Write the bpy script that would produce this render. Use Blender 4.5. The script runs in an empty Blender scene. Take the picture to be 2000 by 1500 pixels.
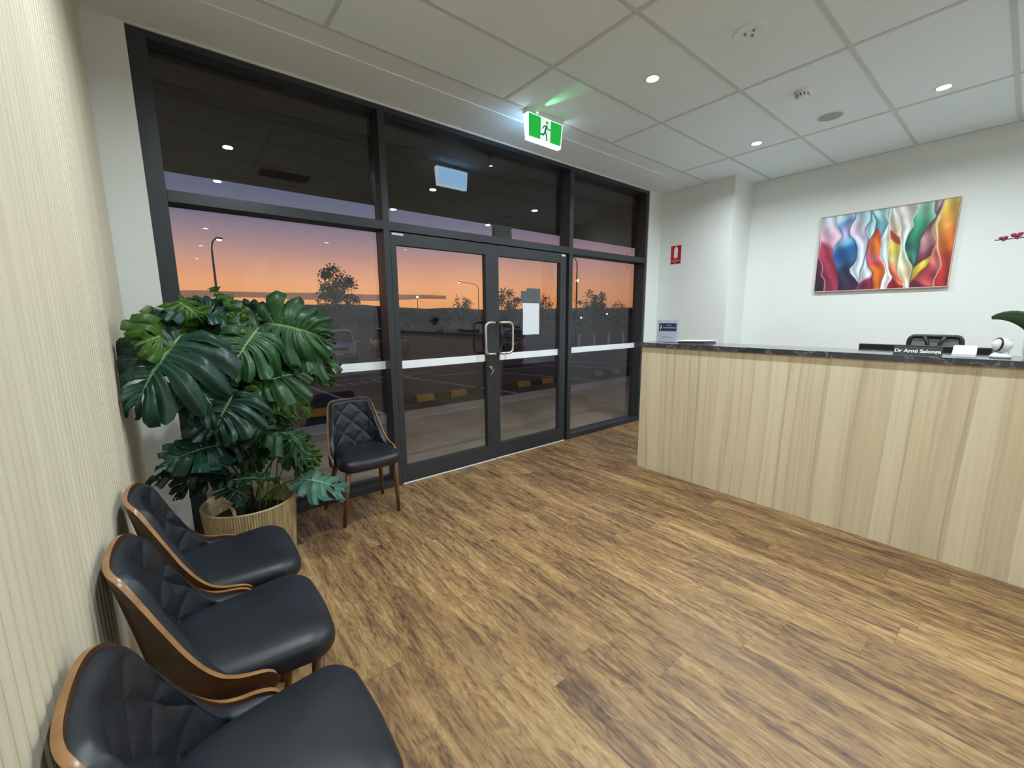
import bpy, bmesh, math, random
from mathutils import Vector, Matrix
random.seed(7)
PI = math.pi
SC = bpy.context.scene
COL = SC.collection

# ------------------------------------------------------------------ camera
YAW, PITCH, ROLL, FPX = -0.678, -0.1614, -0.0066, 805.98
CAM = Vector((0.1317, -3.1177, 1.3755))
fw = Vector((-math.sin(YAW)*math.cos(PITCH), math.cos(YAW)*math.cos(PITCH), math.sin(PITCH)))
rt = Vector((math.cos(YAW), math.sin(YAW), 0)); up = rt.cross(fw)
rt2 = rt*math.cos(ROLL) + up*math.sin(ROLL); up2 = -rt*math.sin(ROLL) + up*math.cos(ROLL)
cd = bpy.data.cameras.new('camera'); cam = bpy.data.objects.new('camera', cd); COL.objects.link(cam)
m = Matrix.Identity(4)
for i in range(3):
    m[i][0], m[i][1], m[i][2], m[i][3] = rt2[i], up2[i], -fw[i], CAM[i]
cam.matrix_world = m
cd.sensor_width = 36.0; cd.lens = FPX/2000*36.0; cd.clip_start = 0.02; cd.clip_end = 2000
SC.camera = cam

# ------------------------------------------------------------------ view
SC.view_settings.view_transform = 'Standard'; SC.view_settings.look = 'None'
SC.view_settings.exposure = 0.0; SC.view_settings.gamma = 1.0
SC.view_settings.use_curve_mapping = False

def s2l(c):
    return tuple(((v/255)/12.92 if v/255 <= .04045 else ((v/255+.055)/1.055)**2.4) for v in c)

# ------------------------------------------------------------------ world: dusk sky after sunset
W = bpy.data.worlds.new('dusk_sky'); SC.world = W; W.use_nodes = True
nt = W.node_tree; N = nt.nodes; LK = nt.links; N.clear()
tc = N.new('ShaderNodeTexCoord'); sx = N.new('ShaderNodeSeparateXYZ'); LK.new(tc.outputs['Generated'], sx.inputs[0])
ramp = N.new('ShaderNodeValToRGB'); cr = ramp.color_ramp
sky = [(0.0, (250,160,85)), (0.04, (255,176,105)), (0.075, (252,178,125)), (0.11, (226,166,142)),
       (0.15, (180,146,150)), (0.20, (124,120,142)), (0.27, (84,98,128)), (0.38, (64,80,114)), (1.0, (32,42,74))]
cr.elements[0].position = 0; cr.elements[0].color = s2l(sky[0][1])+(1,)
cr.elements[1].position = 1; cr.elements[1].color = s2l(sky[-1][1])+(1,)
for p, c in sky[1:-1]:
    e = cr.elements.new(p); e.color = s2l(c)+(1,)
LK.new(sx.outputs['Z'], ramp.inputs[0])
# duller and pinker away from the place where the sun set (towards +x)
mr = N.new('ShaderNodeMapRange'); mr.inputs['From Min'].default_value = 0.56; mr.inputs['From Max'].default_value = 0.92
LK.new(sx.outputs['X'], mr.inputs['Value'])
mx = N.new('ShaderNodeMix'); mx.data_type = 'RGBA'; mx.blend_type = 'MULTIPLY'
mx.inputs['B'].default_value = (0.44, 0.42, 0.60, 1)
LK.new(mr.outputs[0], mx.inputs['Factor']); LK.new(ramp.outputs[0], mx.inputs['A'])
# low purple cloud bank
mp = N.new('ShaderNodeMapping'); mp.inputs['Scale'].default_value = (3, 3, 60); LK.new(tc.outputs['Generated'], mp.inputs[0])
no = N.new('ShaderNodeTexNoise'); no.inputs['Scale'].default_value = 2.0; no.inputs['Detail'].default_value = 4; LK.new(mp.outputs[0], no.inputs[0])
def mth(op, a, b, tree=nt, clamp=False):
    n = tree.nodes.new('ShaderNodeMath'); n.operation = op; n.use_clamp = clamp
    for i, v in enumerate((a, b)):
        if v is None: continue
        if isinstance(v, (int, float)): n.inputs[i].default_value = v
        else: tree.links.new(v, n.inputs[i])
    return n.outputs[0]
zc = mth('ADD', sx.outputs['Z'], mth('MULTIPLY', mth('SUBTRACT', no.outputs[0], 0.5), 0.022))
band = mth('MULTIPLY', mth('GREATER_THAN', zc, 0.040), mth('LESS_THAN', zc, 0.052))
band = mth('MULTIPLY', band, mth('LESS_THAN', sx.outputs['X'], 0.50))
band = mth('MULTIPLY', band, 0.8)
mx2 = N.new('ShaderNodeMix'); mx2.data_type = 'RGBA'; mx2.inputs['B'].default_value = s2l((92,72,82))+(1,)
LK.new(band, mx2.inputs['Factor']); LK.new(mx.outputs['Result'], mx2.inputs['A'])
bg = N.new('ShaderNodeBackground'); bg.inputs['Strength'].default_value = 0.95
LK.new(mx2.outputs['Result'], bg.inputs[0])
wo = N.new('ShaderNodeOutputWorld'); LK.new(bg.outputs[0], wo.inputs[0])

# ------------------------------------------------------------------ ceiling lamps (light sources)
LAMP_W = 19.0
DOWNLIGHTS = [(2.72,-1.385), (4.37,-1.385), (2.72,-2.56), (4.38,-2.56), (0.665,-1.39), (0.665,-2.58),
              (0.70,-5.70), (0.72,-7.87), (0.74,-10.25), (2.72,-4.3), (4.38,-4.3), (2.72,-5.9), (4.38,-5.9)]
def lamp(name, kind, loc, power, color, size=.09, spread=None, rot=(0,0,0), parent=None):
    ld = bpy.data.lights.new(name, kind); ld.energy = power; ld.color = color
    if kind == 'AREA':
        ld.shape = 'DISK'; ld.size = size
        if spread: ld.spread = spread
    o = bpy.data.objects.new(name, ld); o.location = loc; o.rotation_euler = rot; COL.objects.link(o)
    if parent is not None: o.parent = parent
    return o

# ------------------------------------------------------------------ helpers
def tag(o, label=None, cat=None, group=None, kind=None):
    if label: o['label'] = label
    if cat: o['category'] = cat
    if group: o['group'] = group
    if kind: o['kind'] = kind
    return o
def empty(name, loc=(0,0,0), rz=0.0):
    o = bpy.data.objects.new(name, None); o.location = loc; o.rotation_euler = (0,0,rz); o.empty_display_size = .1
    COL.objects.link(o); return o
class MB:
    def __init__(s): s.v = []; s.f = []; s.mi = []; s.sm = []
    def add(s, vs, fs, mi=0, smooth=False):
        b = len(s.v); s.v += [tuple(v) for v in vs]
        s.f += [tuple(b+i for i in f) for f in fs]; s.mi += [mi]*len(fs); s.sm += [smooth]*len(fs)
    def box(s, a, b, mi=0):
        x0,y0,z0 = [min(a[i],b[i]) for i in range(3)]; x1,y1,z1 = [max(a[i],b[i]) for i in range(3)]
        s.add([(x0,y0,z0),(x1,y0,z0),(x1,y1,z0),(x0,y1,z0),(x0,y0,z1),(x1,y0,z1),(x1,y1,z1),(x0,y1,z1)],
              [(0,3,2,1),(4,5,6,7),(0,1,5,4),(1,2,6,5),(2,3,7,6),(3,0,4,7)], mi); return s
    def tube(s, pts, rad, seg=10, mi=0, cap=True, closed=False):
        pts = [Vector(p) for p in pts]; n = len(pts)
        if not hasattr(rad, '__len__'): rad = [rad]*n
        rings = []; prev = None
        for i, p in enumerate(pts):
            if closed: t = pts[(i+1)%n]-pts[i-1]
            else: t = pts[min(i+1,n-1)]-pts[max(i-1,0)]
            t.normalize()
            if prev is None:
                a = Vector((0,0,1)) if abs(t.z) < .9 else Vector((1,0,0)); u = t.cross(a).normalized()
            else:
                u = (prev - t*prev.dot(t)).normalized()
            prev = u; w = t.cross(u)
            rings.append([p + (u*math.cos(2*PI*k/seg)+w*math.sin(2*PI*k/seg))*rad[i] for k in range(seg)])
        vs = [v for r in rings for v in r]; fs = []
        for i in range(n if closed else n-1):
            j = (i+1) % n
            for k in range(seg):
                l = (k+1) % seg; fs.append((i*seg+k, i*seg+l, j*seg+l, j*seg+k))
        if cap and not closed:
            fs.append(tuple(range(seg))[::-1]); fs.append(tuple((n-1)*seg+k for k in range(seg)))
        s.add(vs, fs, mi, True); return s
    def lathe(s, prof, c=(0,0,0), seg=32, mi=0, axis='z'):
        vs = []; n = len(prof)
        for r, z in prof:
            for k in range(seg):
                a = 2*PI*k/seg; x, y = r*math.cos(a), r*math.sin(a)
                if axis == 'z': v = (x, y, z)
                elif axis == 'x': v = (z, x, y)
                else: v = (x, z, y)
                vs.append((c[0]+v[0], c[1]+v[1], c[2]+v[2]))
        fs = [(i*seg+k, i*seg+(k+1)%seg, (i+1)*seg+(k+1)%seg, (i+1)*seg+k) for i in range(n-1) for k in range(seg)]
        s.add(vs, fs, mi, True); return s
    def sphere(s, c, r, seg=16, rings=10, sc=(1,1,1), mi=0):
        prof = [(max(1e-5, r*math.sin(PI*i/rings)), -r*math.cos(PI*i/rings)) for i in range(rings+1)]
        vs = []
        for pr, pz in prof:
            for k in range(seg):
                a = 2*PI*k/seg; vs.append((c[0]+pr*math.cos(a)*sc[0], c[1]+pr*math.sin(a)*sc[1], c[2]+pz*sc[2]))
        fs = [(i*seg+k, i*seg+(k+1)%seg, (i+1)*seg+(k+1)%seg, (i+1)*seg+k) for i in range(rings) for k in range(seg)]
        s.add(vs, fs, mi, True); return s
    def grid(s, P, mi=0, smooth=True, closed_u=False):
        n, mcount = len(P), len(P[0]); vs = [v for r in P for v in r]; fs = []
        for i in range(n if closed_u else n-1):
            for j in range(mcount-1):
                i2 = (i+1) % n
                fs.append((i*mcount+j, i2*mcount+j, i2*mcount+j+1, i*mcount+j+1))
        s.add(vs, fs, mi, smooth); return s
    def prism(s, poly, a, b, axis='y', mi=0):
        n = len(poly)
        def P(u, v, w): return (u, w, v) if axis == 'y' else ((w, u, v) if axis == 'x' else (u, v, w))
        vs = [P(u, v, a) for u, v in poly]+[P(u, v, b) for u, v in poly]
        fs = [tuple(range(n)), tuple(range(2*n-1, n-1, -1))]+[(i, i+n, (i+1)%n+n, (i+1)%n) for i in range(n)]
        s.add(vs, fs, mi); return s
    def build(s, name, mats, parent=None, bevel=0, fixn=True):
        me = bpy.data.meshes.new(name); me.from_pydata(s.v, [], s.f)
        if not isinstance(mats, (list, tuple)): mats = [mats]
        for mm in mats: me.materials.append(mm)
        for p, mi, sm in zip(me.polygons, s.mi, s.sm): p.material_index = mi; p.use_smooth = sm
        if fixn:
            bm = bmesh.new(); bm.from_mesh(me); bmesh.ops.remove_doubles(bm, verts=bm.verts, dist=1e-6)
            bmesh.ops.recalc_face_normals(bm, faces=bm.faces); bm.to_mesh(me); bm.free()
        o = bpy.data.objects.new(name, me); COL.objects.link(o)
        if parent is not None: o.parent = parent
        if bevel:
            b = o.modifiers.new('bevel', 'BEVEL'); b.width = bevel; b.segments = 2; b.limit_method = 'ANGLE'
        return o
def struct(name, mb, mats, parent=None, bevel=0):
    o = mb.build(name, mats, parent, bevel)
    if parent is None: o['kind'] = 'structure'
    return o
def copy_tree(o, parent=None):
    c = o.copy(); COL.objects.link(c)
    if parent is not None: c.parent = parent
    for ch in [x for x in bpy.data.objects if x.parent == o]: copy_tree(ch, c)
    return c
def text_mesh(name, txt, size, mat, parent, loc, xdir, updir, depth=.0008, shear=0, bold=0):
    cu = bpy.data.curves.new(name, 'FONT'); cu.body = txt; cu.size = size; cu.extrude = depth; cu.shear = shear
    cu.offset = bold; cu.align_x = 'CENTER'; cu.align_y = 'CENTER'
    t = bpy.data.objects.new(name+'_curve', cu); COL.objects.link(t)
    dg = bpy.context.evaluated_depsgraph_get(); me = bpy.data.meshes.new_from_object(t.evaluated_get(dg))
    bpy.data.objects.remove(t)
    xd = Vector(xdir).normalized(); ud = Vector(updir).normalized(); zd = xd.cross(ud)
    M = Matrix.Identity(4)
    for i in range(3): M[i][0], M[i][1], M[i][2], M[i][3] = xd[i], ud[i], zd[i], loc[i]
    me.transform(M); me.materials.clear(); me.materials.append(mat)
    o = bpy.data.objects.new(name, me); COL.objects.link(o); o.parent = parent
    return o

# ------------------------------------------------------------------ materials
class Mt:
    """node helper for one principled material"""
    def __init__(s, name, color=(.8,.8,.8), rough=.5, metal=0, spec=.5, **kw):
        s.m = bpy.data.materials.new(name); s.m.use_nodes = True; s.t = s.m.node_tree
        s.p = s.t.nodes['Principled BSDF']
        s.p.inputs['Base Color'].default_value = tuple(color)[:3]+(1,)
        s.p.inputs['Roughness'].default_value = rough; s.p.inputs['Metallic'].default_value = metal
        s.p.inputs['Specular IOR Level'].default_value = spec
        for k, v in kw.items(): s.p.inputs[k.replace('_',' ')].default_value = v
        s.tcn = None
    def n(s, t): return s.t.nodes.new(t)
    def l(s, a, b): s.t.links.new(a, b)
    def co(s, kind='Object'):
        if s.tcn is None: s.tcn = s.n('ShaderNodeTexCoord')
        return s.tcn.outputs[kind]
    def math(s, op, a, b=None, clamp=False): return mth(op, a, b, s.t, clamp)
    def noise(s, scale=5, detail=4, vec=None, mscale=(1,1,1), rough=.5, dist=0):
        mp = s.n('ShaderNodeMapping'); mp.inputs['Scale'].default_value = mscale
        s.l(vec if vec is not None else s.co(), mp.inputs[0])
        n = s.n('ShaderNodeTexNoise'); n.inputs['Scale'].default_value = scale; n.inputs['Detail'].default_value = detail
        n.inputs['Roughness'].default_value = rough; n.inputs['Distortion'].default_value = dist
        s.l(mp.outputs[0], n.inputs['Vector']); return n.outputs[0]
    def ramp(s, fac, stops, interp='LINEAR'):
        r = s.n('ShaderNodeValToRGB'); c = r.color_ramp; c.interpolation = interp
        c.elements[0].position = stops[0][0]; c.elements[0].color = tuple(stops[0][1])+(1,)
        c.elements[1].position = stops[-1][0]; c.elements[1].color = tuple(stops[-1][1])+(1,)
        for p, col in stops[1:-1]:
            e = c.elements.new(p); e.color = tuple(col)+(1,)
        s.l(fac, r.inputs[0]); return r.outputs[0]
    def mix(s, fac, a, b, mode='MIX'):
        x = s.n('ShaderNodeMix'); x.data_type = 'RGBA'; x.blend_type = mode
        for k, v in (('Factor', fac), ('A', a), ('B', b)):
            if isinstance(v, (int, float)): x.inputs[k].default_value = v
            elif isinstance(v, tuple): x.inputs[k].default_value = v[:3]+(1,)
            else: s.l(v, x.inputs[k])
        return x.outputs['Result']
    def base(s, sock): s.l(sock, s.p.inputs['Base Color']); return s
    def bump(s, h, strength=.2, dist=.01):
        b = s.n('ShaderNodeBump'); b.inputs['Strength'].default_value = strength; b.inputs['Distance'].default_value = dist
        s.l(h, b.inputs['Height']); s.l(b.outputs[0], s.p.inputs['Normal']); return s

def plain(name, rgb, rough=.5, metal=0, var=.06, scale=8, spec=.5, **kw):
    """base colour with a faint procedural variation"""
    c = s2l(rgb); M = Mt(name, c, rough, metal, spec, **kw)
    n = M.noise(scale, 3)
    M.base(M.ramp(n, [(.3, tuple(v*(1-var) for v in c)), (.7, tuple(min(1, v*(1+var)) for v in c))]))
    return M.m

wall_white = plain('wall_paint', (232,235,232), .75, var=.01, scale=3)
column_white = wall_white
border_paint = plain('ceiling_border_paint', (232,240,242), .85, var=.01)
tile_mat = plain('ceiling_tile', (234,245,250), .9, var=.015, scale=60)
tbar_mat = plain('ceiling_tbar', (206,213,213), .7, var=.01)  # greyer than the tiles: shading along the bars is put into the colour
alu = plain('charcoal_aluminium', (58,62,66), .38, .35, var=.04)
alu_seal = plain('white_seal', (225,225,222), .5, var=.01)
black_pl = plain('black_plastic', (22,23,25), .4, var=.05)
black_mesh = plain('black_mesh', (104,110,110), .6, var=.1, scale=200)
white_pl = plain('white_plastic', (235,238,240), .35, var=.01)
white_paper = plain('white_paper', (226,232,240), .7, var=.01)
frost = plain('frosted_strip', (244,248,255), .55, var=.01)
chrome = Mt('brushed_steel', (.72,.70,.67), .22, 1.0).m
dark_metal = plain('dark_handle_metal', (30,30,32), .35, .5)

def emis(name, rgb, strength):
    M = Mt(name, (0,0,0), .5); M.p.inputs['Emission Color'].default_value = s2l(rgb)+(1,)
    M.p.inputs['Emission Strength'].default_value = strength; return M.m
lamp_disc = emis('lamp_diffuser', (246,250,255), 45)
exit_glow = emis('exit_diffuser', (215,238,255), 7)
exit_green = emis('exit_green', (20,170,60), 1.1)
exit_dark = emis('exit_figure_green', (24,110,60), .8)
exit_white = emis('exit_white_panel', (222,248,235), 1.0)
exit_rear = emis('exit_rear_diffuser', (150,195,235), 10)
led_green = emis('indicator_green', (120,255,150), 5)
sodium = emis('street_lamp_glow', (255,205,140), 9)
far_lamp = emis('distant_lamp_glow', (255,235,200), 6)
warm_disc = emis('warm_lamp_diffuser', (255,225,185), 9)

def glass_mat(name, tint):
    m = bpy.data.materials.new(name); m.use_nodes = True; t = m.node_tree; t.nodes.clear()
    g = t.nodes.new('ShaderNodeNewGeometry'); d = t.nodes.new('ShaderNodeVectorMath'); d.operation = 'DOT_PRODUCT'
    t.links.new(g.outputs['Normal'], d.inputs[0]); t.links.new(g.outputs['Incoming'], d.inputs[1])
    c = mth('ABSOLUTE', d.outputs['Value'], None, t)
    k = mth('POWER', mth('SUBTRACT', 1.0, c, t), 5.0, t)
    F = mth('ADD', mth('MULTIPLY', k, 0.962, t), 0.038, t)
    tr = t.nodes.new('ShaderNodeBsdfTransparent'); tr.inputs[0].default_value = tint+(1,)
    gl = t.nodes.new('ShaderNodeBsdfGlossy'); gl.inputs['Roughness'].default_value = 0.0
    gl.inputs['Color'].default_value = (1,1,1,1)
    mi = t.nodes.new('ShaderNodeMixShader'); t.links.new(F, mi.inputs[0]); t.links.new(tr.outputs[0], mi.inputs[1]); t.links.new(gl.outputs[0], mi.inputs[2])
    o = t.nodes.new('ShaderNodeOutputMaterial'); t.links.new(mi.outputs[0], o.inputs[0])
    return m
glass = glass_mat('tinted_glass', (.93,.93,.94))
acrylic = glass_mat('clear_acrylic', (.97,.98,.99))

# floor: vinyl planks running away from the camera (along y)
M = Mt('oak_vinyl_planks', rough=.42, spec=.45)
sp = M.n('ShaderNodeSeparateXYZ'); M.l(M.co(), sp.inputs[0])
PW, PL = .18, 1.22
row = M.math('FLOOR', M.math('DIVIDE', sp.outputs['X'], PW))
wn = M.n('ShaderNodeTexWhiteNoise'); wn.noise_dimensions = '1D'; M.l(row, wn.inputs['W'])
yy = M.math('ADD', M.math('DIVIDE', sp.outputs['Y'], PL), M.math('MULTIPLY', wn.outputs['Value'], 3.0))
colm = M.math('FLOOR', yy)
cid = M.math('ADD', M.math('MULTIPLY', row, 17.31), M.math('MULTIPLY', colm, 5.77))
wn2 = M.n('ShaderNodeTexWhiteNoise'); wn2.noise_dimensions = '1D'; M.l(cid, wn2.inputs['W'])
cv = M.n('ShaderNodeCombineXYZ'); M.l(M.math('ADD', sp.outputs['X'], M.math('MULTIPLY', wn2.outputs['Value'], 40.0)), cv.inputs[0])
M.l(sp.outputs['Y'], cv.inputs[1]); M.l(wn2.outputs['Value'], cv.inputs[2])
big = M.noise(1.0, 5, cv.outputs[0], (11, 1.5, 3), .58, .7)
fine = M.noise(1.0, 6, cv.outputs[0], (60, 5.0, 3), .68, .6)
vfine = M.noise(1.0, 3, cv.outputs[0], (190, 22, 3), .6)
swirl = M.noise(1.0, 3, cv.outputs[0], (26, 7.0, 3), .55, 2.6)
tone = M.math('ADD', M.math('MULTIPLY', big, .46), M.math('MULTIPLY', fine, .46))
tone = M.math('ADD', tone, M.math('MULTIPLY', M.math('SUBTRACT', swirl, .5), .30))
tone = M.math('ADD', tone, M.math('MULTIPLY', M.math('SUBTRACT', vfine, .5), .10))
tone = M.math('ADD', tone, M.math('MULTIPLY', M.math('SUBTRACT', wn2.outputs['Value'], .5), .045))
colr = M.ramp(tone, [(.27, s2l((56,38,28))), (.35, s2l((90,66,47))), (.42, s2l((120,92,62))), (.48, s2l((146,114,74))), (.56, s2l((168,138,92))), (.68, s2l((190,164,120)))])
# hue drift towards a greyer brown
hue = M.noise(1.0, 2, cv.outputs[0], (5, .9, 1), .5)
colr = M.mix(M.math('MULTIPLY', M.math('SUBTRACT', M.math('MULTIPLY', hue, 4.0), 1.9, True), .45), colr, s2l((104,78,64)), 'MIX')
# dark knots
vo = M.n('ShaderNodeTexVoronoi'); vo.inputs['Scale'].default_value = 1.0; vo.inputs['Randomness'].default_value = 1
mpk = M.n('ShaderNodeMapping'); mpk.inputs['Scale'].default_value = (4.5, 1.9, 1); M.l(cv.outputs[0], mpk.inputs[0]); M.l(mpk.outputs[0], vo.inputs['Vector'])
kn = M.math('SUBTRACT', 1.0, M.math('MULTIPLY', vo.outputs['Distance'], 8.5), True)
kn = M.math('MULTIPLY', kn, M.math('GREATER_THAN', fine, .42))
colr = M.mix(M.math('MULTIPLY', kn, .75), colr, s2l((62,44,36)))
# plank joints
fx = M.math('FRACT', M.math('DIVIDE', sp.outputs['X'], PW)); fy = M.math('FRACT', yy)
ex = M.math('LESS_THAN', fx, .010); ey = M.math('LESS_THAN', fy, .0016)
jn = M.math('MAXIMUM', ex, ey)
colr = M.mix(M.math('MULTIPLY', jn, .45), colr, s2l((70,50,36)))
M.base(colr); M.bump(M.math('SUBTRACT', M.math('MULTIPLY', fine, .3), M.math('MULTIPLY', jn, 1.0)), .25, .002)
floor_mat = M.m

# desk front laminate: pale vertical wood bands
M = Mt('pale_oak_laminate', rough=.45)
sp = M.n('ShaderNodeSeparateXYZ'); M.l(M.co(), sp.inputs[0])
wob = M.noise(1.0, 1, None, (1, 2.0, .26), .5)
def bands(freq, amp, off):
    u = M.math('ADD', M.math('ADD', M.math('MULTIPLY', sp.outputs['Y'], freq), M.math('MULTIPLY', wob, amp)), off)
    f = M.math('FRACT', u); w = M.n('ShaderNodeTexWhiteNoise'); w.noise_dimensions = '1D'; M.l(M.math('FLOOR', u), w.inputs['W'])
    # dark hard edge that fades out, with a random strength per band
    e = M.math('POWER', M.math('SUBTRACT', 1.0, f), 5.0)
    r = M.math('MULTIPLY', e, w.outputs['Value'])
    return r, w.outputs['Value'], f
r1, w1, f1 = bands(8.3, 2.4, .3); r2, w2, f2 = bands(-13.1, -3.1, .77)
fine_ = M.noise(1.0, 4, None, (1, 60, 1.4), .6, .4)
t_ = M.math('ADD', M.math('MULTIPLY', w1, .22), M.math('MULTIPLY', fine_, .36))
t_ = M.math('ADD', t_, M.math('MULTIPLY', M.math('SUBTRACT', 1.0, M.math('ADD', M.math('MULTIPLY', r1, .75), M.math('MULTIPLY', r2, .55))), .42))
M.base(M.ramp(t_, [(.34, s2l((178,162,130))), (.50, s2l((205,190,158))), (.66, s2l((224,210,178))), (.82, s2l((236,224,194)))]))
laminate = M.m
# flute panel laminate
M = Mt('fluted_oak_laminate', rough=.5)
a = M.noise(1.0, 3, None, (4, 12, .8), .6)
M.base(M.ramp(a, [(.3, s2l((208,200,176))), (.7, s2l((222,214,192)))]))
M.bump(M.noise(1, 3, None, (60, 300, 6)), .06, .001)
flute_mat = M.m
# counter top: dark stone laminate
M = Mt('dark_stone_laminate', rough=.09)
n1 = M.noise(3, 6, None, (1,1,1), .6, 1.5)
v = M.math('ABSOLUTE', M.math('SUBTRACT', n1, .5)); v = M.math('SUBTRACT', 1.0, M.math('MULTIPLY', v, 55), True)
bs = M.ramp(M.noise(2, 4), [(.3, s2l((52,52,58))), (.7, s2l((76,76,84)))])
M.base(M.mix(M.math('MULTIPLY', v, .6), bs, s2l((150,148,150)))); stone = M.m
# black leatherette
M = Mt('black_leatherette', s2l((28,33,40)), .42, 0, .5)
vv = M.n('ShaderNodeTexVoronoi'); vv.inputs['Scale'].default_value = 420; M.l(M.co(), vv.inputs['Vector'])
M.base(M.ramp(M.noise(6, 3), [(.3, s2l((23,27,34))), (.7, s2l((31,36,44)))])); M.bump(vv.outputs['Distance'], .12, .001)
leather = M.m
# walnut shell and its pale ply edge
M = Mt('walnut_veneer', rough=.32)
a = M.noise(1.0, 5, None, (3, 3, 30), .6, .5)
M.base(M.ramp(a, [(.3, s2l((46,25,12))), (.5, s2l((66,38,19))), (.7, s2l((86,52,28)))])); walnut = M.m
M = Mt('ply_edge', rough=.30)
a = M.noise(1.0, 3, None, (20, 20, 20), .6)
M.base(M.ramp(a, [(.3, s2l((128,90,54))), (.7, s2l((154,114,72)))])); ply_edge = M.m
M = Mt('leg_wood', rough=.35)
a = M.noise(1.0, 4, None, (30, 30, 4), .6)
M.base(M.ramp(a, [(.3, s2l((86,52,26))), (.7, s2l((124,82,44)))])); leg_wood = M.m

# leaves
def leaf_mat(name, lo, hi, vein, trans=.15):
    M = Mt(name, rough=.40, spec=.4)
    uv = M.n('ShaderNodeUVMap'); sp = M.n('ShaderNodeSeparateXYZ'); M.l(uv.outputs[0], sp.inputs[0])
    n = M.noise(7, 3)
    c = M.ramp(n, [(.3, s2l(lo)), (.7, s2l(hi))])
    mid = M.math('LESS_THAN', sp.outputs['X'], .035)
    lat = M.math('LESS_THAN', M.math('ABSOLUTE', M.math('SUBTRACT', sp.outputs['Y'], .5)), M.math('MULTIPLY', M.math('SUBTRACT', 1.0, sp.outputs['X']), .035))
    c = M.mix(M.math('MULTIPLY', lat, .35), c, s2l(vein)); c = M.mix(M.math('MULTIPLY', mid, .85), c, s2l(vein))
    M.base(c)
    rib = M.math('SINE', M.math('MULTIPLY', sp.outputs['Y'], 12.566))
    M.bump(M.math('ADD', M.math('MULTIPLY', rib, .5), M.math('MULTIPLY', M.noise(38, 3), 1.2)), .55, .004)
    M.p.inputs['Transmission Weight'].default_value = 0
    M.p.inputs['Subsurface Weight'].default_value = 0
    # thin leaf: mix in translucency
    tr = M.n('ShaderNodeBsdfTranslucent'); M.l(c, tr.inputs[0])
    ms = M.n('ShaderNodeMixShader'); ms.inputs[0].default_value = trans
    out = [x for x in M.t.nodes if x.type == 'OUTPUT_MATERIAL'][0]
    M.l(M.p.outputs[0], ms.inputs[1]); M.l(tr.outputs[0], ms.inputs[2]); M.l(ms.outputs[0], out.inputs[0])
    return M.m
LEAFM = [leaf_mat('monstera_dark', (14,42,34), (32,72,57), (92,140,96)),
         leaf_mat('monstera_mid', (20,52,27), (44,88,46), (104,142,80)),
         leaf_mat('monstera_young', (50,84,26), (78,114,40), (130,158,82), .3),
         leaf_mat('monstera_deep', (12,32,22), (24,54,34), (60,90,50)),
         leaf_mat('monstera_sage', (52,94,80), (76,122,104), (130,170,140))]

# ================================================================== ROOM SHELL
H = 2.9
XP, XL, M1L, M1R, M2L, M2R, XR = -.087, .088, 1.4165, 1.4661, 3.4287, 3.4834, 4.8314
HTR, HTT = 2.028, 2.092
XW, XC, YC = 5.5812, 5.1113, -.8943
GY = .105
XCOR, YB, YE = 1.75, -6.9, -11.6

b = MB(); b.box((-.30, YE-.2, -.12), (XW+.2, .16, 0)); struct('floor', b, floor_mat)
b = MB()
b.box((XP-.2, YE-.2, H), (XW+.2, -.5745, H+.08)); struct('ceiling', b, tile_mat)
b = MB(); b.box((-.3, -.402, H-.004), (XW+.2, .2, H+.08)); b.box((-.3, -.5745, H+.002), (XW+.2, -.402, H+.08))
b.box((-.3, -.5745, H-.003), (XW, -.5695, H+.01)); struct('trim_1', b, border_paint)
# suspended grid
b = MB()
for y in [-1.08-.5995*k for k in range(18)]: b.box((XP, y-.012, H-.004), (XW, y+.012, H+.001))
for x in [.918, 2.121, 3.328, 4.531]: b.box((x-.012, YE, H-.0035), (x+.012, -.5745, H+.001))
b.box((XP, -.5985, H-.004), (XW, -.5745, H+.001)); b.box((XW-.02, YE, H-.005), (XW, YC, H+.001))
struct('trim_2', b, tbar_mat)
b = MB(); b.box((XL, -.010, H-.016), (XR+.012, .0, H-.004)); struct('trim_3', b, alu_seal)

# fluted feature panel (left)
P = []; pitch = .042; y = -5.6; prof = [(0, -.0105), (.12, -.0105), (.20, .0), (.28, .003), (.5, .004), (.82, .003), (.92, .0)]
while y < -.002:
    for t, d in prof: P.append((XP+d, min(y+t*pitch, -.002)))
    y += pitch
P.append((XP-.006, -.001))
b = MB(); b.grid([[(x, yy_, 0.0), (x, yy_, H)] for x, yy_ in P], smooth=False)
b.box((XP-.03, -5.6, 0), (XP-.012, -.001, H)); struct('wall_left', b, flute_mat)
b = MB(); b.box((XP-.25, YE-.2, 0), (XP-.035, .16, H)); struct('wall_left_rear', b, wall_white)
# front wall: slivers either side of the glazing, reaching outside
b = MB(); b.box((XP-.035, 0, 0), (XL, .18, H)); b.box((XR+.014, 0, 0), (XW+.2, .18, H)); b.box((XR, .03, 0), (XR+.014, .18, H))
b.box((XP-.25, 0.0, H), (XW+.2, .2, H+.35)); struct('wall_front', b, wall_white)
b = MB(); b.box((XC, YC, 0), (XW+.2, .0, H)); b.box((XW, YB, 0), (XW+.2, YC, H)); struct('wall_right', b, wall_white)
b = MB(); b.box((XCOR, YB-.15, 0), (XW+.2, YB, H)); b.box((XCOR, YE, 0), (XCOR+.12, YB-.15, H)); b.box((XP-.2, YE-.15, 0), (XCOR+.12, YE, H))
struct('wall_back', b, wall_white)
b = MB(); b.box((XW-.012, YB, 0), (XW, YC, .09)); struct('baseboard_right', b, wall_white)

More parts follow.
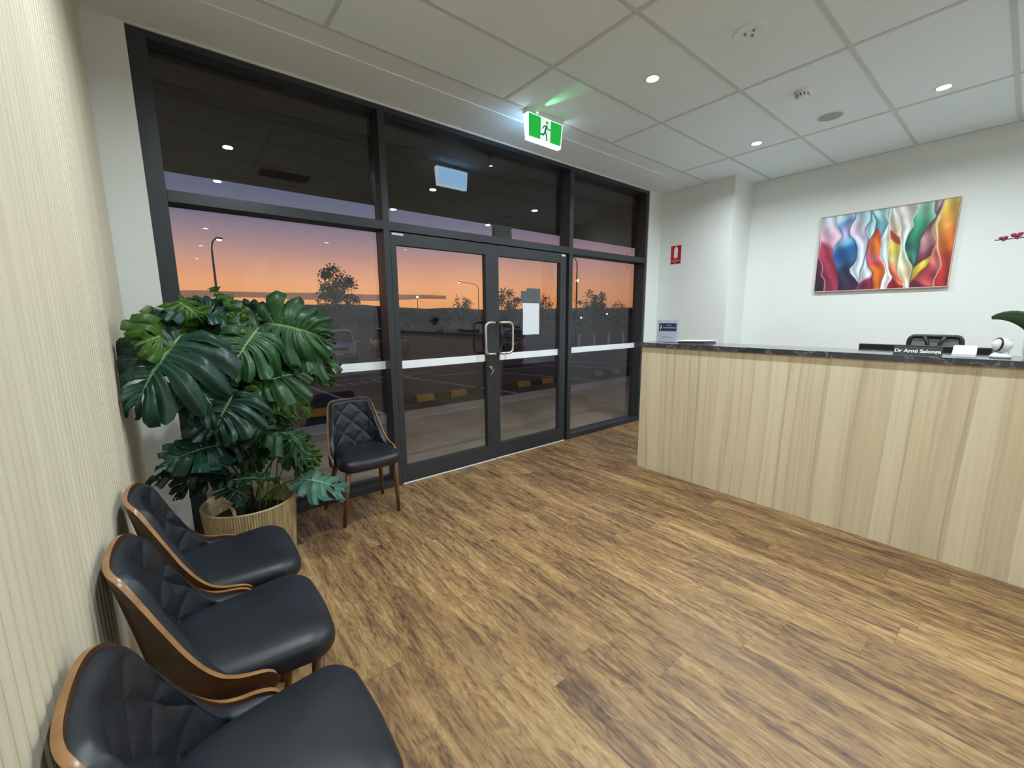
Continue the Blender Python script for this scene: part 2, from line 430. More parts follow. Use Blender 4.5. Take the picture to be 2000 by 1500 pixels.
# glazing ------------------------------------------------------------
D0, D1 = 0.0, .15
def pane(x0, x1, z0, z1, y, parent, name='pane'):
    b = MB(); b.box((x0, y-.003, z0), (x1, y+.003, z1)); return b.build(name, glass, parent)
def strip(x0, x1, y, parent):
    b = MB(); b.box((x0, y-.0042, .966), (x1, y-.0032, 1.03)); o = b.build('safety_strip', frost, parent); o['label'] = 'white frosted safety strip across the glass'; return o
# window_1: left bay with its frame and the mullion towards the doors
b = MB(); b.box((XL, D0, 0), (XL+.083, D1, H)); b.box((M1L, D0, 0), (M1R, D1, H))
b.box((XL+.083, D0, H-.05), (M1L, D1, H)); b.box((XL+.083, D0+.001, HTR), (M1L, D1, HTT)); b.box((XL+.083, D0+.001, 0), (M1L, D1, .055))
b.box((XL+.083, GY-.02, .055), (M1L, GY+.02, .075))
w1 = struct('window_1', b, alu, bevel=.002)
pane(XL+.083, M1L, HTT, H-.05, GY, w1); pane(XL+.083, M1L, .055, HTR, GY, w1); strip(XL+.083, M1L, GY, w1)
# window_2: highlight over the doors
b = MB(); b.box((M1R, D0, H-.05), (M2L, D1, H)); b.box((M1R, D0+.001, HTR), (M2L, D1, HTT))
b.box((M1R, .06, HTR-.03), (M2L, D1, HTR)); b.box((M2L-.03, .055, 0), (M2L, D1, HTR-.03)); b.box((M1R, .055, 0), (M1R+.005, D1, HTR-.03))
w2 = struct('window_2', b, alu, bevel=.002); pane(M1R, M2L, HTT, H-.05, GY, w2)
# window_3: right bay
b = MB(); b.box((M2L, D0, 0), (M2R, D1, H)); b.box((XR-.045, D0, 0), (XR, D1, H)); b.box((M2R, D0, H-.05), (XR-.045, D1, H))
b.box((M2R, D0+.001, HTR), (XR-.045, D1, HTT)); b.box((M2R, D0+.001, 0), (XR-.045, D1, .055))
w3 = struct('window_3', b, alu, bevel=.002); pane(M2R, XR-.045, HTT, H-.05, GY, w3); pane(M2R, XR-.045, .055, HTR, GY, w3)
strip(M2R, XR-.045, GY, w3)
# doors
def d_handle(parent, xm, dx, ysign, mat, label):
    z0, z1, r = 1.04, 1.325, .045; y0 = -.004 if ysign < 0 else .054; yo = y0+ysign*.062
    pts = [(xm, y0, z0), (xm, yo+ysign*-.012, z0)]
    def arc(cx, cz, a0, a1): return [(cx+r*math.cos(a)*(1), yo, cz+r*math.sin(a)) for a in [a0+(a1-a0)*k/6 for k in range(7)]]
    s = 1 if dx > 0 else -1
    xe = xm+dx
    pts = [(xm, y0, z0), (xm, yo-ysign*.01, z0), (xm+s*.012, yo, z0)]
    pts += [(xe-s*r+s*r*math.sin(a), yo, z0+r-r*math.cos(a)) for a in [PI/2*k/6 for k in range(7)]]
    pts += [(xe-s*r+s*r*math.cos(a), yo, z1-r+r*math.sin(a)) for a in [PI/2*k/6 for k in range(7)]]
    pts += [(xm+s*.012, yo, z1), (xm, yo-ysign*.01, z1), (xm, y0, z1)]
    b = MB(); b.tube(pts, .0125, 12); o = b.build('handle', mat, parent); o['label'] = label; return o
def door(name, x0, x1, gx0, gx1, y0, lab, hx, hdx):
    y1 = y0+.05; b = MB()
    b.box((x0, y0, .012), (gx0, y1, HTR-.01)); b.box((gx1, y0, .012), (x1, y1, HTR-.01))
    b.box((gx0, y0, 1.925), (gx1, y1, HTR-.01)); b.box((gx0, y0, .012), (gx1, y1, .15))
    o = struct(name, b, alu, bevel=.0015)
    pane(gx0, gx1, .15, 1.925, y0+.032, o); strip(gx0, gx1, y0+.032, o)
    b = MB(); b.box((x0+.006, y0-.004, .0005), (x1-.004, y0+.02, .011)); s_ = b.build('threshold_seal', alu_seal, o)
    d_handle(o, hx, hdx, -1, chrome, 'polished steel pull handle inside'); d_handle(o, hx, hdx, 1, dark_metal, 'dark pull handle on the outer face')
    return o
dl = door('door_1', M1R+.001, 2.441, 1.512, 2.347, .0, '', 2.405, -.115)
dr = door('door_2', 2.445, 3.392, 2.498, 3.305, .006, '', 2.466, .135)
b = MB(); b.box((1.478, -.006, HTR-.032), (1.572, -.0, HTR-.016)); b.build('closer_tag', alu_seal, dl, bevel=.001)
b = MB(); b.box((3.315, 0.0, HTR-.036), (3.372, .006, HTR-.018)); b.build('closer_tag', alu_seal, dr, bevel=.001)
# lock with snib
b = MB(); b.tube([(2.372, 0, .912), (2.372, -.024, .912)], .014, 14); b.box((2.362, -.034, .898), (2.382, -.024, .926))
lk = b.build('lock', chrome, dl)
b = MB(); b.tube([(2.372, -.03, .902), (2.392, -.04, .888), (2.352, -.045, .835)], .005, 8); b.build('lock_lever', chrome, lk)
# notices on the door glass
b = MB(); b.box((2.812, .030, 1.198), (3.028, .0335, 1.508)); o = b.build('paper_notice', white_paper)
tag(o, 'blank white paper sheet taped inside right glass door beside the pull handles', 'notice')
b = MB(); b.prism([(2.80,1.51), (3.055,1.51), (3.055,1.655), (2.87,1.655), (2.87,1.625), (2.80,1.625)], .0425, .045, 'y')
o = b.build('dark_notice', plain('grey_card', (84,92,100), .7)); tag(o, 'grey stepped card stuck outside the door glass above the white paper sheet', 'notice')
b = MB(); b.box((2.54, .112, HTT), (2.745, .16, 2.225)); dv = b.build('access_unit', black_pl, bevel=.004)
tag(dv, 'dark boxed door sensor sitting on the transom above the pull handles', 'sensor box')
b = MB()
for k in range(4): b.box((2.725, .1085, 2.11+k*.025), (2.735, .112, 2.118+k*.025))
b.build('terminal', chrome, dv)

# ================================================================== CEILING FITTINGS
def downlight(x, y, k, label, seen=True):
    t = empty('downlight', (x, y, H))
    tag(t, label, 'ceiling light', 'round recessed downlights in the tiled ceiling')
    b = MB(); b.lathe([(.036,-.001), (.047,-.0035), (.054,-.003), (.055,.0)], seg=28); b.build('trim_ring', white_pl, t)
    b = MB(); b.lathe([(.0001,-.0012), (.037,-.0012)], seg=24); b.build('diffuser', lamp_disc, t)
    lamp('downlight_source', 'AREA', (0,0,-.006), LAMP_W, (.86,.955,1.0), .074, math.radians(160), parent=t)
    return t
labs = ['bright round downlight in ceiling between exit sign and smoke detector',
        'round downlight in ceiling above the column corner of the right wall',
        'round downlight above the picture top edge, reflected in glass over the left door',
        'round downlight high at the right, above the painting',
        'round downlight near the fluted wall, seen as the largest reflection in upper left glass',
        'round downlight near the fluted wall, seen as the second reflection in upper left glass',
        'first of three corridor downlights reflected in lower left glass',
        'middle of three corridor downlights reflected in the lower left glass',
        'last of three corridor downlights reflected in the lower left glass',
        'ceiling downlight over the waiting area behind the photographer', 'ceiling downlight over the rear end of the reception desk',
        'ceiling downlight by the back wall, waiting side', 'ceiling downlight by the back wall, reception side']
for k, (x, y) in enumerate(DOWNLIGHTS): downlight(x, y, k, labs[k])
# emergency fitting
t = empty('emergency_light', (2.739, -1.973, H)); tag(t, 'flat round white emergency light with three small lenses in ceiling tile', 'emergency light')
b = MB(); b.lathe([(.0001,-.004), (.060,-.004), (.078,-.009), (.086,-.006), (.088,.0)], seg=36); b.build('cover', tile_mat, t)
for a in (0, 2.1, 4.2):
    b = MB(); b.lathe([(.0001,-.013), (.006,-.013), (.008,-.004)], (.026*math.cos(a), .026*math.sin(a), 0), 14); b.build('lens', plain('smoked_lens', (150,154,154), .2), t)
t = empty('smoke_detector', (3.672, -1.944, H)); tag(t, 'small white domed smoke detector on ceiling beside round speaker grille', 'smoke detector')
b = MB(); b.lathe([(.052,0), (.052,-.012), (.040,-.018), (.036,-.040), (.022,-.048), (.0001,-.050)], seg=30); b.build('housing', white_pl, t)
b = MB()
for k in range(10):
    a = k*PI/5; b.box((.0375*math.cos(a)-.003, .0375*math.sin(a)-.003, -.036), (.0375*math.cos(a)+.003, .0375*math.sin(a)+.003, -.022))
b.build('vent_slot', black_pl, t)
t = empty('ceiling_speaker', (4.27, -1.953, H)); tag(t, 'round flat grey speaker grille flush in ceiling near smoke detector', 'speaker')
b = MB(); b.lathe([(.0001,-.002), (.080,-.002)], seg=36); b.build('grille', plain('grille_grey', (170,172,170), .8), t)
b = MB(); b.lathe([(.080,-.003), (.088,-.004), (.092,0)], seg=36); b.build('rim', white_pl, t)
# return air vent
t = empty('air_vent', (1.22, -1.93, H)); tag(t, 'rectangular slotted ceiling air vent reflected in the upper left glass', 'air vent')
b = MB(); b.box((-.25,-.15,-.006), (.25,.15,0)); b.build('frame', tbar_mat, t)
b = MB()
for k in range(7): b.box((-.235, -.135+k*.04, -.009), (.235, -.117+k*.04, -.006))
b.build('louvre', plain('vent_dark', (60,60,60), .8), t)

# exit sign
t = empty('exit_sign', (2.50, -.585, H)); tag(t, 'illuminated green running man exit sign hanging under the ceiling', 'exit sign')
x0, x1 = -.180, .180
b = MB(); b.box((x0-.004, -.033, -.032), (x1+.004, .033, 0)); b.build('housing', white_pl, t, bevel=.003)
zb, zt = -.208, -.034
b = MB()
b.add([(x0,-.026,zt),(x1,-.026,zt),(x1,.026,zt),(x0,.026,zt),(x0+.01,-.018,zb),(x1-.01,-.018,zb),(x1-.01,.018,zb),(x0+.01,.018,zb)],
      [(0,1,2,3),(4,7,6,5),(0,4,5,1),(1,5,6,2),(2,6,7,3),(3,7,4,0)]); b.build('diffuser', [exit_glow], t)
def yf(z): return -.026+.008*(zt-z)/(zt-zb)-.0012
def face(poly, mat, name, off):
    b = MB(); b.add([(x, yf(z)-off, z) for x, z in poly]+[(x, yf(z)-off+.0008, z) for x, z in poly],
                    [tuple(range(len(poly)))]+[(i, (i+1)%len(poly), (i+1)%len(poly)+len(poly), i+len(poly)) for i in range(len(poly))])
    return b.build(name, mat, t)
face([(x0+.004,-.034), (-.052,-.034), (-.052,-.190), (x0+.012,-.190)], exit_green, 'green_panel', .0)
face([(.052,-.034), (x1-.004,-.034), (x1-.012,-.190), (.052,-.190)], exit_green, 'green_panel', .0)
face([(-.052,-.034), (.052,-.034), (.052,-.190), (-.052,-.190)], exit_white, 'door_panel', .0)
def limb(mb, pts, r):
    for (ax, az), (bx_, bz) in zip(pts[:-1], pts[1:]):
        dx, dz = bx_-ax, bz-az; L_ = math.hypot(dx, dz); nx, nz = -dz/L_*r, dx/L_*r
        poly = [(ax+nx, az+nz), (bx_+nx, bz+nz), (bx_-nx, bz-nz), (ax-nx, az-nz)]
        mb.add([(x, yf(z)-.002, z) for x, z in poly], [(0,1,2,3)])
    for ax, az in pts:
        k = 10; mb.add([(ax+r*math.cos(2*PI*i/k), yf(az)-.002, az+r*math.sin(2*PI*i/k)) for i in range(k)], [tuple(range(k))])
b = MB(); limb(b, [(.008,-.085), (-.006,-.125)], .0085); limb(b, [(-.006,-.125), (.010,-.150), (.014,-.180)], .006)
limb(b, [(-.006,-.125), (-.022,-.150), (-.050,-.150)], .006); limb(b, [(.008,-.082), (-.020,-.090), (-.034,-.108)], .0042); limb(b, [(.008,-.082), (.026,-.104), (.044,-.102)], .0042)
k = 16; b.add([(.012+.010*math.cos(2*PI*i/k), yf(-.062)-.002, -.060+.010*math.sin(2*PI*i/k)) for i in range(k)], [tuple(range(k))])
b.build('running_figure', exit_dark, t)
b = MB(); b.add([(x0+.016, .0267, -.042), (x1-.016, .0267, -.042), (x1-.024, .0198, -.193), (x0+.024, .0198, -.193)], [(0,1,2,3)]); b.build('rear_panel', exit_rear, t)
b = MB(); b.sphere((-.095, -.036, -.020), .006, 10, 6); b.build('indicator', led_green, t)
ld = lamp('indicator_source', 'SPOT', (-.100, -.043, -.030), 5.0, (.15,1.0,.30), parent=t); ld.data.spot_size = math.radians(32); ld.data.spot_blend = .85; ld.data.shadow_soft_size = .004
dv_ = Vector((.035, -.36, .040)); ld.rotation_euler = dv_.to_track_quat('-Z', 'Z').to_euler()

# ================================================================== CHAIRS
NODES = [(0,0,.795), (.07,.004,.796), (.115,.014,.794), (.142,.028,.783), (.158,.040,.757), (.170,.054,.710), (.182,.072,.645), (.194,.092,.580),
         (.205,.115,.530), (.214,.143,.494), (.220,.175,.476), (.224,.207,.468), (.223,.235,.459), (.222,.253,.444), (.221,.260,.424)]
def cat(tab, t):
    n = len(tab)-1; x = max(0, min(n-1e-6, t*n)); i = int(x); u = x-i
    g = lambda k: tab[abs(k)] if k <= n else tab[n]
    p0, p1, p2, p3 = g(i-1), g(i), g(i+1), g(i+2)
    r = []
    for k in range(3):
        a = p0[k] if not (k == 0 and i == 0) else -tab[1][0]
        r.append(.5*((2*p1[k])+(-a+p2[k])*u+(2*a-5*p1[k]+4*p2[k]-p3[k])*u*u+(-a+3*p1[k]-3*p2[k]+p3[k])*u*u*u))
    return r
# equal arc-length resampling table
_S = [cat(NODES, i/400) for i in range(401)]; _L = [0]
for i in range(400): _L.append(_L[-1]+math.hypot(_S[i+1][0]-_S[i][0], _S[i+1][1]-_S[i][1]) + .35*abs(_S[i+1][2]-_S[i][2]))
_T = _L[-1]; _A = [0]
for i in range(400): _A.append(_A[-1]+math.hypot(_S[i+1][0]-_S[i][0], _S[i+1][1]-_S[i][1]))
def prof_at(t):
    tt = abs(t)*_T; lo = 0; hi = 400
    while hi-lo > 1:
        m_ = (lo+hi)//2
        if _L[m_] <= tt: lo = m_
        else: hi = m_
    u = (tt-_L[lo])/max(1e-9, _L[hi]-_L[lo]); a, b_ = _S[lo], _S[hi]
    p = [a[k]+(b_[k]-a[k])*u for k in range(3)]
    return (p[0]*(1 if t >= 0 else -1), p[1], p[2], (_A[lo]+(_A[hi]-_A[lo])*u)*(1 if t >= 0 else -1))
def shell_pt(t, z):
    L_, F_, zt, s_ = prof_at(t); k = max(0, (z-.42)/.375)
    return Vector((F_-.058*k**1.25, L_*(1-.0*k), z))
def zbot(t):
    a = abs(t)
    return .398 + (.022*((a-.9)/.1)**2 if a > .9 else 0)
def shell_normal(t, z):
    e = .004; a = shell_pt(min(1, t+e), z)-shell_pt(max(-1, t-e), z); b_ = shell_pt(t, z+.003)-shell_pt(t, z-.003)
    n = b_.cross(a).normalized()
    return n if n.x > -.0 or True else -n
def smooth01(x): x = max(0, min(1, x)); return x*x*(3-2*x)
def make_chair():
    root = empty('dining_chair', (0,0,0))
    NT, NZ = 96, 16; P = []
    for i in range(NT+1):
        t = -1+2*i/NT; zt = prof_at(t)[2]; zb_ = zbot(t)
        P.append([shell_pt(t, zb_+(zt-zb_)*j/NZ) for j in range(NZ+1)])
    b = MB(); b.grid(P); sh = b.build('shell', [walnut, ply_edge], root, fixn=False)
    # make normals face outwards (away from the sitter), thicken inwards
    me = sh.data; mid = me.polygons[len(me.polygons)//2]
    if mid.normal.x > 0: me.flip_normals()
    so = sh.modifiers.new('ply', 'SOLIDIFY'); so.thickness = .013; so.offset = -1; so.material_offset_rim = 1; so.use_even_offset = True
    bv = sh.modifiers.new('edge', 'BEVEL'); bv.width = .0028; bv.segments = 2; bv.limit_method = 'ANGLE'; bv.angle_limit = math.radians(50)
    sgn = 1 if shell_normal(0, .6).x > 0 else -1
    # quilted pad following the inside of the shell
    NT, NZ = 190, 76; P = []
    T0 = .945
    for i in range(NT+1):
        t = -T0+2*T0*i/NT; L_, F_, zt, s_ = prof_at(t)
        top = zt-.010; lo = .440; row = []
        if top < lo+.006: top = lo+.006
        for j in range(NZ+1):
            z = lo+(top-lo)*j/NZ
            n = shell_normal(t, z)*sgn
            de = min((top-z), (T0-abs(t))*_T*1.0); de = max(0, de)
            edge = math.sqrt(max(0, 1-(1-min(1, de/.022))**2))
            pz = .140; u = (s_)/.150; w = (z-.625)/pz
            d1 = abs(((u+w) % 1)-.5); d2 = abs(((u-w) % 1)-.5)
            d = (.5-max(d1, d2))*.10
            q = min(1, d/.030)**.55
            fade = min(1, max(0, (T0-abs(t))/.12))
            h = edge*(.018+.014*fade) - edge*.0085*(1-q)*min(1, max(0, (top-z)/.03))
            row.append(shell_pt(t, z)+n*(.0125+h))
        # close the rim back onto the shell
        row.append(shell_pt(t, top)+n*.008)
        row.insert(0, shell_pt(t, lo-.01)+shell_normal(t, lo)*sgn*.010)
        P.append(row)
    b = MB(); b.grid(P); pad = b.build('back_cushion', leather, root)
    # seat cushion
    out = []; 
    def outline(n=72):
        pts = []; xf, xr, wf, wr, rf, rr = .426, .022, .206, .172, .078, .05
        def arc(cx, cy, r, a0, a1, k=10): return [(cx+r*math.cos(a0+(a1-a0)*i/k), cy+r*math.sin(a0+(a1-a0)*i/k)) for i in range(k+1)]
        pts += arc(xf-rf, wf-rf, rf, PI/2, 0); 
        pts += [(xf+.006*math.sin(PI*i/12), (wf-rf)*(1-2*i/12)) for i in range(1, 12)]
        pts += arc(xf-rf, -(wf-rf), rf, 0, -PI/2)
        pts += [(xf-rf+(xr+rr-xf+rf)*i/12, -(wf+(wr-wf)*i/12)-.004*math.sin(PI*i/12)) for i in range(1, 12)]
        pts += arc(xr+rr, -(wr-rr), rr, -PI/2, -PI)
        pts += [(xr, -(wr-rr)*(1-2*i/8)) for i in range(1, 8)]
        pts += arc(xr+rr, wr-rr, rr, PI, PI/2)
        pts += [(xr+rr+(xf-rf-xr-rr)*i/12, wr+(wf-wr)*i/12+.004*math.sin(PI*i/12)) for i in range(1, 12)]
        return pts
    O = outline(); cx, cy = .235, 0
    lay = [(.030,.400), (.012,.400), (.003,.407), (0,.420), (0,.438), (.003,.452), (.010,.463), (.022,.4705), (.045,.4755), (.08,.4790), (.13,.4815), (.20,.4825)]
    P = []
    for ins, z in lay:
        ring = []
        for x, y_ in O:
            d = math.hypot(x-cx, y_-cy); k = max(0.0, 1-ins/d) if ins < .19 else 0.0
            xx, yv = cx+(x-cx)*k, cy+(y_-cy)*k
            dz = -.010*smooth01((xx-.36)/.08)*smooth01((z-.43)/.04) if z > .43 else 0
            ring.append((xx, yv, z+dz))
        P.append(ring+[ring[0]])
    b = MB(); b.grid(P); b.build('seat', leather, root)
    b = MB(); b.prism([(x_*.9+.02, y_*.82) for x_, y_ in O], .385, .402, 'z'); b.build('seat_base', walnut, root)
    for sy in (-1, 1):
        b = MB(); b.tube([(.372, sy*.158, .392), (.318, sy*.190, 0.0)], [.0185, .0115], 14); b.build('leg', leg_wood, root)
        b = MB(); b.tube([(.105, sy*.150, .392), (-.045, sy*.215, 0.0)], [.0185, .0115], 14); b.build('leg', leg_wood, root)
    return root
GRP = 'black quilted chairs waiting along the wall and window'
proto = make_chair()
CH = [((-0.014, -2.250, 0), 0, 'black quilted walnut chair closest to the camera at the bottom left corner'),
      ((-0.010, -1.748, 0), 0, 'middle of the three black quilted walnut chairs against the fluted wall'),
      ((-0.008, -1.291, 0), 0, 'black quilted walnut chair against the fluted wall, nearest the plant basket'),
      ((1.055, -.105, 0), -PI/2, 'black quilted chair standing alone with its back to the window beside the doors')]
for i, (loc, rz, lab) in enumerate(CH):
    o = proto if i == 0 else copy_tree(proto)
    o.location = loc; o.rotation_euler = (0,0,rz); tag(o, lab, 'chair', GRP)

# ================================================================== PLANT
LEAVES = [
    ((0.142, -0.74, 1.299), (-0.034, -0.82, 1.058), 0.4, 0, 0),
    ((0.299, -0.57, 1.382), (0.06, -0.72, 1.427), 0.2, 1, 0),
    ((0.184, -0.64, 1.33), (-0.011, -0.8, 1.3), 0.26, 2, 2),
    ((0.319, -0.62, 1.306), (0.2, -0.54, 1.461), 0.3, 0, 0),
    ((0.155, -0.67, 1.452), (0.223, -0.7, 1.389), 0.13, 0, 2),
    ((0.392, -0.52, 1.387), (0.292, -0.52, 1.554), 0.1, 3, 2),
    ((0.302, -0.68, 1.264), (0.413, -0.64, 1.462), 0.12, 0, 2),
    ((0.457, -0.67, 1.329), (0.309, -0.77, 1.162), 0.3, 2, 1),
    ((0.51, -0.68, 1.349), (0.773, -0.72, 1.296), 0.32, 2, 1),
    ((0.597, -0.62, 1.188), (0.833, -0.64, 1.134), 0.27, 1, 1),
    ((0.432, -0.72, 1.049), (0.656, -0.74, 1.11), 0.27, 1, 1),
    ((0.432, -0.64, 1.007), (0.65, -0.67, 0.905), 0.24, 3, 2),
    ((0.702, -0.56, 1.178), (0.798, -0.57, 1.016), 0.16, 0, 2),
    ((0.162, -0.76, 1.088), (0.241, -0.82, 0.963), 0.26, 0, 0),
    ((0.307, -0.8, 1.019), (0.217, -0.86, 0.883), 0.28, 0, 0),
    ((0.44, -0.76, 1.035), (0.409, -0.77, 0.921), 0.14, 0, 2),
    ((0.403, -0.78, 0.822), (0.378, -0.76, 0.953), 0.19, 0, 1),
    ((0.454, -0.72, 0.865), (0.586, -0.72, 0.872), 0.13, 1, 1),
    ((0.423, -0.74, 0.81), (0.613, -0.76, 0.751), 0.2, 1, 1),
    ((0.259, -0.72, 0.768), (0.011, -0.84, 0.782), 0.24, 0, 0),
    ((0.229, -0.7, 0.62), (-0.04, -0.82, 0.717), 0.17, 1, 3),
    ((0.203, -0.67, 0.697), (0.049, -0.72, 0.579), 0.2, 2, 3),
    ((0.591, -0.64, 0.477), (0.792, -0.7, 0.399), 0.29, 1, 4),
    ((0.315, -0.7, 0.48), (0.204, -0.72, 0.593), 0.15, 0, 0),
    ((0.545, -0.57, 0.637), (0.707, -0.57, 0.565), 0.2, 2, 2),
    ((0.261, -0.74, 0.589), (0.47, -0.74, 0.557), 0.12, 1, 1),
    ((0.325, -0.67, 0.791), (0.186, -0.72, 0.753), 0.22, 2, 3),
    ((0.541, -0.64, 0.744), (0.63, -0.64, 0.561), 0.22, 1, 1),
    ((0.401, -0.54, 1.168), (0.5, -0.54, 0.934), 0.26, 2, 1),
    ((0.351, -0.47, 1.166), (0.19, -0.5, 1.101), 0.24, 2, 3),
    ((0.418, -0.42, 1.326), (0.54, -0.42, 1.466), 0.2, 2, 3),
    ((0.456, -0.47, 1.159), (0.689, -0.47, 1.173), 0.28, 2, 3),
    ((0.344, -0.47, 1.329), (0.105, -0.52, 1.335), 0.3, 2, 0),
    ((0.333, -0.62, 0.778), (0.384, -0.64, 0.605), 0.2, 0, 1),
    ((0.558, -0.47, 1.324), (0.671, -0.47, 1.438), 0.2, 0, 1),
    ((0.302, -0.54, 1.068), (0.227, -0.57, 1.182), 0.25, 0, 3),
    ((0.393, -0.62, 0.683), (0.507, -0.62, 0.746), 0.18, 0, 1),
]

PC = (.352, -.515)
pl = empty('potted_monstera', (PC[0], PC[1], 0))
tag(pl, 'tall monstera plant in a woven rope basket in the corner by the window', 'potted plant')
def loc_(p): return (p[0]-PC[0], p[1]-PC[1], p[2])
R0, R1, HP = .195, .222, .385
b = MB(); K = 220; P = []
for i in range(K):
    a = 2*PI*i/K; rr = .0028*abs(math.sin(i*PI/2*1.0)) if False else (.0055 if i % 2 else 0)
    P.append([((R0+(R1-R0)*f+rr)*math.cos(a), (R0+(R1-R0)*f+rr)*math.sin(a), HP*f) for f in [0,.08,.2,.35,.5,.65,.8,.92,1]])
b.grid(P, closed_u=True, smooth=False)
P = []
for i in range(64):
    a = 2*PI*i/64; P.append([(r*math.cos(a), r*math.sin(a), z) for r, z in [(R1, HP), (R1-.010, HP), (R0-.008, .05), (.001, .05)]])
b.grid(P, closed_u=True)
b.add([(R0*math.cos(2*PI*i/64), R0*math.sin(2*PI*i/64), .001) for i in range(64)], [tuple(range(64))])
M = Mt('paper_rope', rough=.7)
a_ = M.noise(1.0, 3, None, (60, 60, 9), .6)
M.base(M.ramp(a_, [(.3, s2l((148,128,92))), (.7, s2l((194,176,136)))])); rope = M.m
bk = b.build('basket', rope, pl)
b = MB(); b.tube([((R1)*math.cos(2*PI*i/64), (R1)*math.sin(2*PI*i/64), HP) for i in range(64)], .0058, 8, closed=True)
b.build('rim', plain('rope_rim', (200,182,140), .6), bk)
for a0 in (-2.30, .85):
    b = MB(); ca, sa = math.cos(a0), math.sin(a0); pts = []
    for k in range(17):
        th = PI*k/16; s_ = .062*math.cos(th); h_ = .085*math.sin(th)
        pts.append(((R1-.012-.03*math.sin(th))*ca - s_*sa, (R1-.012-.03*math.sin(th))*sa + s_*ca, HP-.03+h_))
    b.tube(pts, .0085, 8); b.build('handle', plain('rope_handle', (196,180,142), .7), bk)
b = MB(); b.lathe([(.0001,.30), (R1-.03,.292)], seg=40); b.build('soil', plain('dark_soil', (44,34,26), .95, var=.3, scale=60), pl)
b = MB(); b.tube([(0,0,.29), (-.01,.0,.6), (.005,.005,.9), (.0,.0,1.22), (.02,-.01,1.36)], [.024,.022,.020,.016,.008], 12)
b.build('trunk', plain('mossy_trunk', (58,44,28), .9, var=.35, scale=50), pl)
stem_m = plain('leaf_stalk_green', (70,98,44), .5, var=.2, scale=30)
def leaf(B, T, width, roll, mi, seed):
    rnd = random.Random(seed); B = Vector(loc_(B)); T = Vector(loc_(T)); ax = T-B; L_ = ax.length; ax.normalize()
    L_ *= 1.06
    toC = (CAM-Vector((PC[0], PC[1], 0))-B).normalized()
    upv = Vector((0,0,1)); nrm = (toC*.75+upv*.75) if roll == 0 else (toC*.35+upv*1.0 if roll == 1 else (toC*1.0+upv*.2 if roll == 2 else toC*.4+Vector((.8,0,.1))))
    nrm = (nrm - ax*nrm.dot(ax)).normalized(); sd = nrm.cross(ax).normalized()
    droop = .15*L_; b = MB(); uvs = []
    NF = 7; K = 9; C = 5
    def mid(a_): return B + ax*(L_*a_) - Vector((0,0,1))*(droop*a_*a_) + nrm*(.05*L_*math.sin(PI*a_))
    lens = [.30,.44,.50,.50,.45,.36,.22,.10]; angs = [-62,-40,-18,2,20,36,52,66]
    W2 = width*(1.0 if B.z > .80 else .84)
    for side in (-1, 1):
        for f in range(NF):
            a0, a1 = f/NF, (f+1)/NF; P = []
            ph = rnd.random()*6; wob = rnd.uniform(1.0, 2.6); lift = rnd.uniform(-.05, .07); da = rnd.uniform(-7, 7); lr = rnd.uniform(.88, 1.08); gapk = rnd.choice((0, .05, .12, .22, .32)) if f > 0 else .1
            for c in range(C):
                u = c/(C-1); row = []
                for k in range(K):
                    r = k/(K-1)
                    g = 1.0
                    if .16 < r < .40: g = 1-.22*math.sin(PI*(r-.16)/.24)*(1 if f % 2 else .3)
                    if r > .58: g = 1-gapk*((r-.58)/.42)**.9
                    if r > .93: g *= .90 if gapk < .1 else .70
                    uu = .5+(u-.5)*g; fa = f+uu
                    i0 = min(NF-1, int(fa)); w = fa-i0
                    ang = math.radians(angs[i0]*(1-w)+angs[i0+1]*w); ln = (lens[i0]*(1-w)+lens[i0+1]*w)*2.65*W2*.5
                    ln *= (1-.10*abs(u-.5)*2)
                    ang2 = ang+math.radians(18+da)*r; ln *= lr
                    m0 = mid((fa/NF)**1.15*.92)
                    p = m0 + (sd*side*math.cos(ang2) + ax*math.sin(ang2))*(ln*r)
                    p += nrm*(.28*ln*r*(1-r*1.25) + .014*wob*math.sin(ph+r*5)*r) + nrm*(lift*ln*r*r*2) - nrm*(.010*math.cos(2*PI*u)*r)
                    p -= Vector((0,0,1))*(.16*ln*r*r)
                    p.x = max(p.x, XP+.014-PC[0]); p.y = min(p.y, -.03-PC[1]); row.append(p); 
                P.append(row)
            base = len(b.v); b.grid(P)
            for c in range(C):
                for k in range(K): uvs.append((k/(K-1), c/(C-1)))
    # raised midrib
    o = None
    me = bpy.data.meshes.new('leaf'); me.from_pydata([tuple(v) for v in b.v], [], b.f); me.materials.append(LEAFM[mi])
    ul = me.uv_layers.new(name='UVMap')
    for lp in me.loops: ul.data[lp.index].uv = uvs[lp.vertex_index]
    for p in me.polygons: p.use_smooth = True
    o = bpy.data.objects.new('leaf', me); COL.objects.link(o); o.parent = pl
    b2 = MB(); b2.tube([mid(q/8*.95)-nrm*.001 for q in range(9)], [.0034*(1-.7*q/8) for q in range(9)], 6)
    b2.build('midrib', plain('midrib_green', (120,156,86), .5) if 'midrib_green' not in bpy.data.materials else bpy.data.materials['midrib_green'], o)
    return B, ax
for i, (B_, T_, w_, r_, m_) in enumerate(LEAVES):
    B, ax = leaf(B_, T_, w_, r_, m_, i+3)
    zr = max(.31, min(1.30, B.z-.25-.1*random.random())); S = Vector((random.uniform(-.012,.012), random.uniform(-.012,.012), zr))
    d = B-S; P1 = S+Vector((d.x*.25, d.y*.25, abs(d.z)*.55+.02)); P2 = B-ax*.05+Vector((0,0,.0))
    pts = []
    for k in range(11):
        t = k/10; pts.append(S*(1-t)**3+P1*3*t*(1-t)**2+P2*3*t*t*(1-t)+B*t**3)
    b = MB(); b.tube(pts, [.0062-.0026*k/10 for k in range(11)], 7); b.build('leaf_stalk', stem_m, pl)
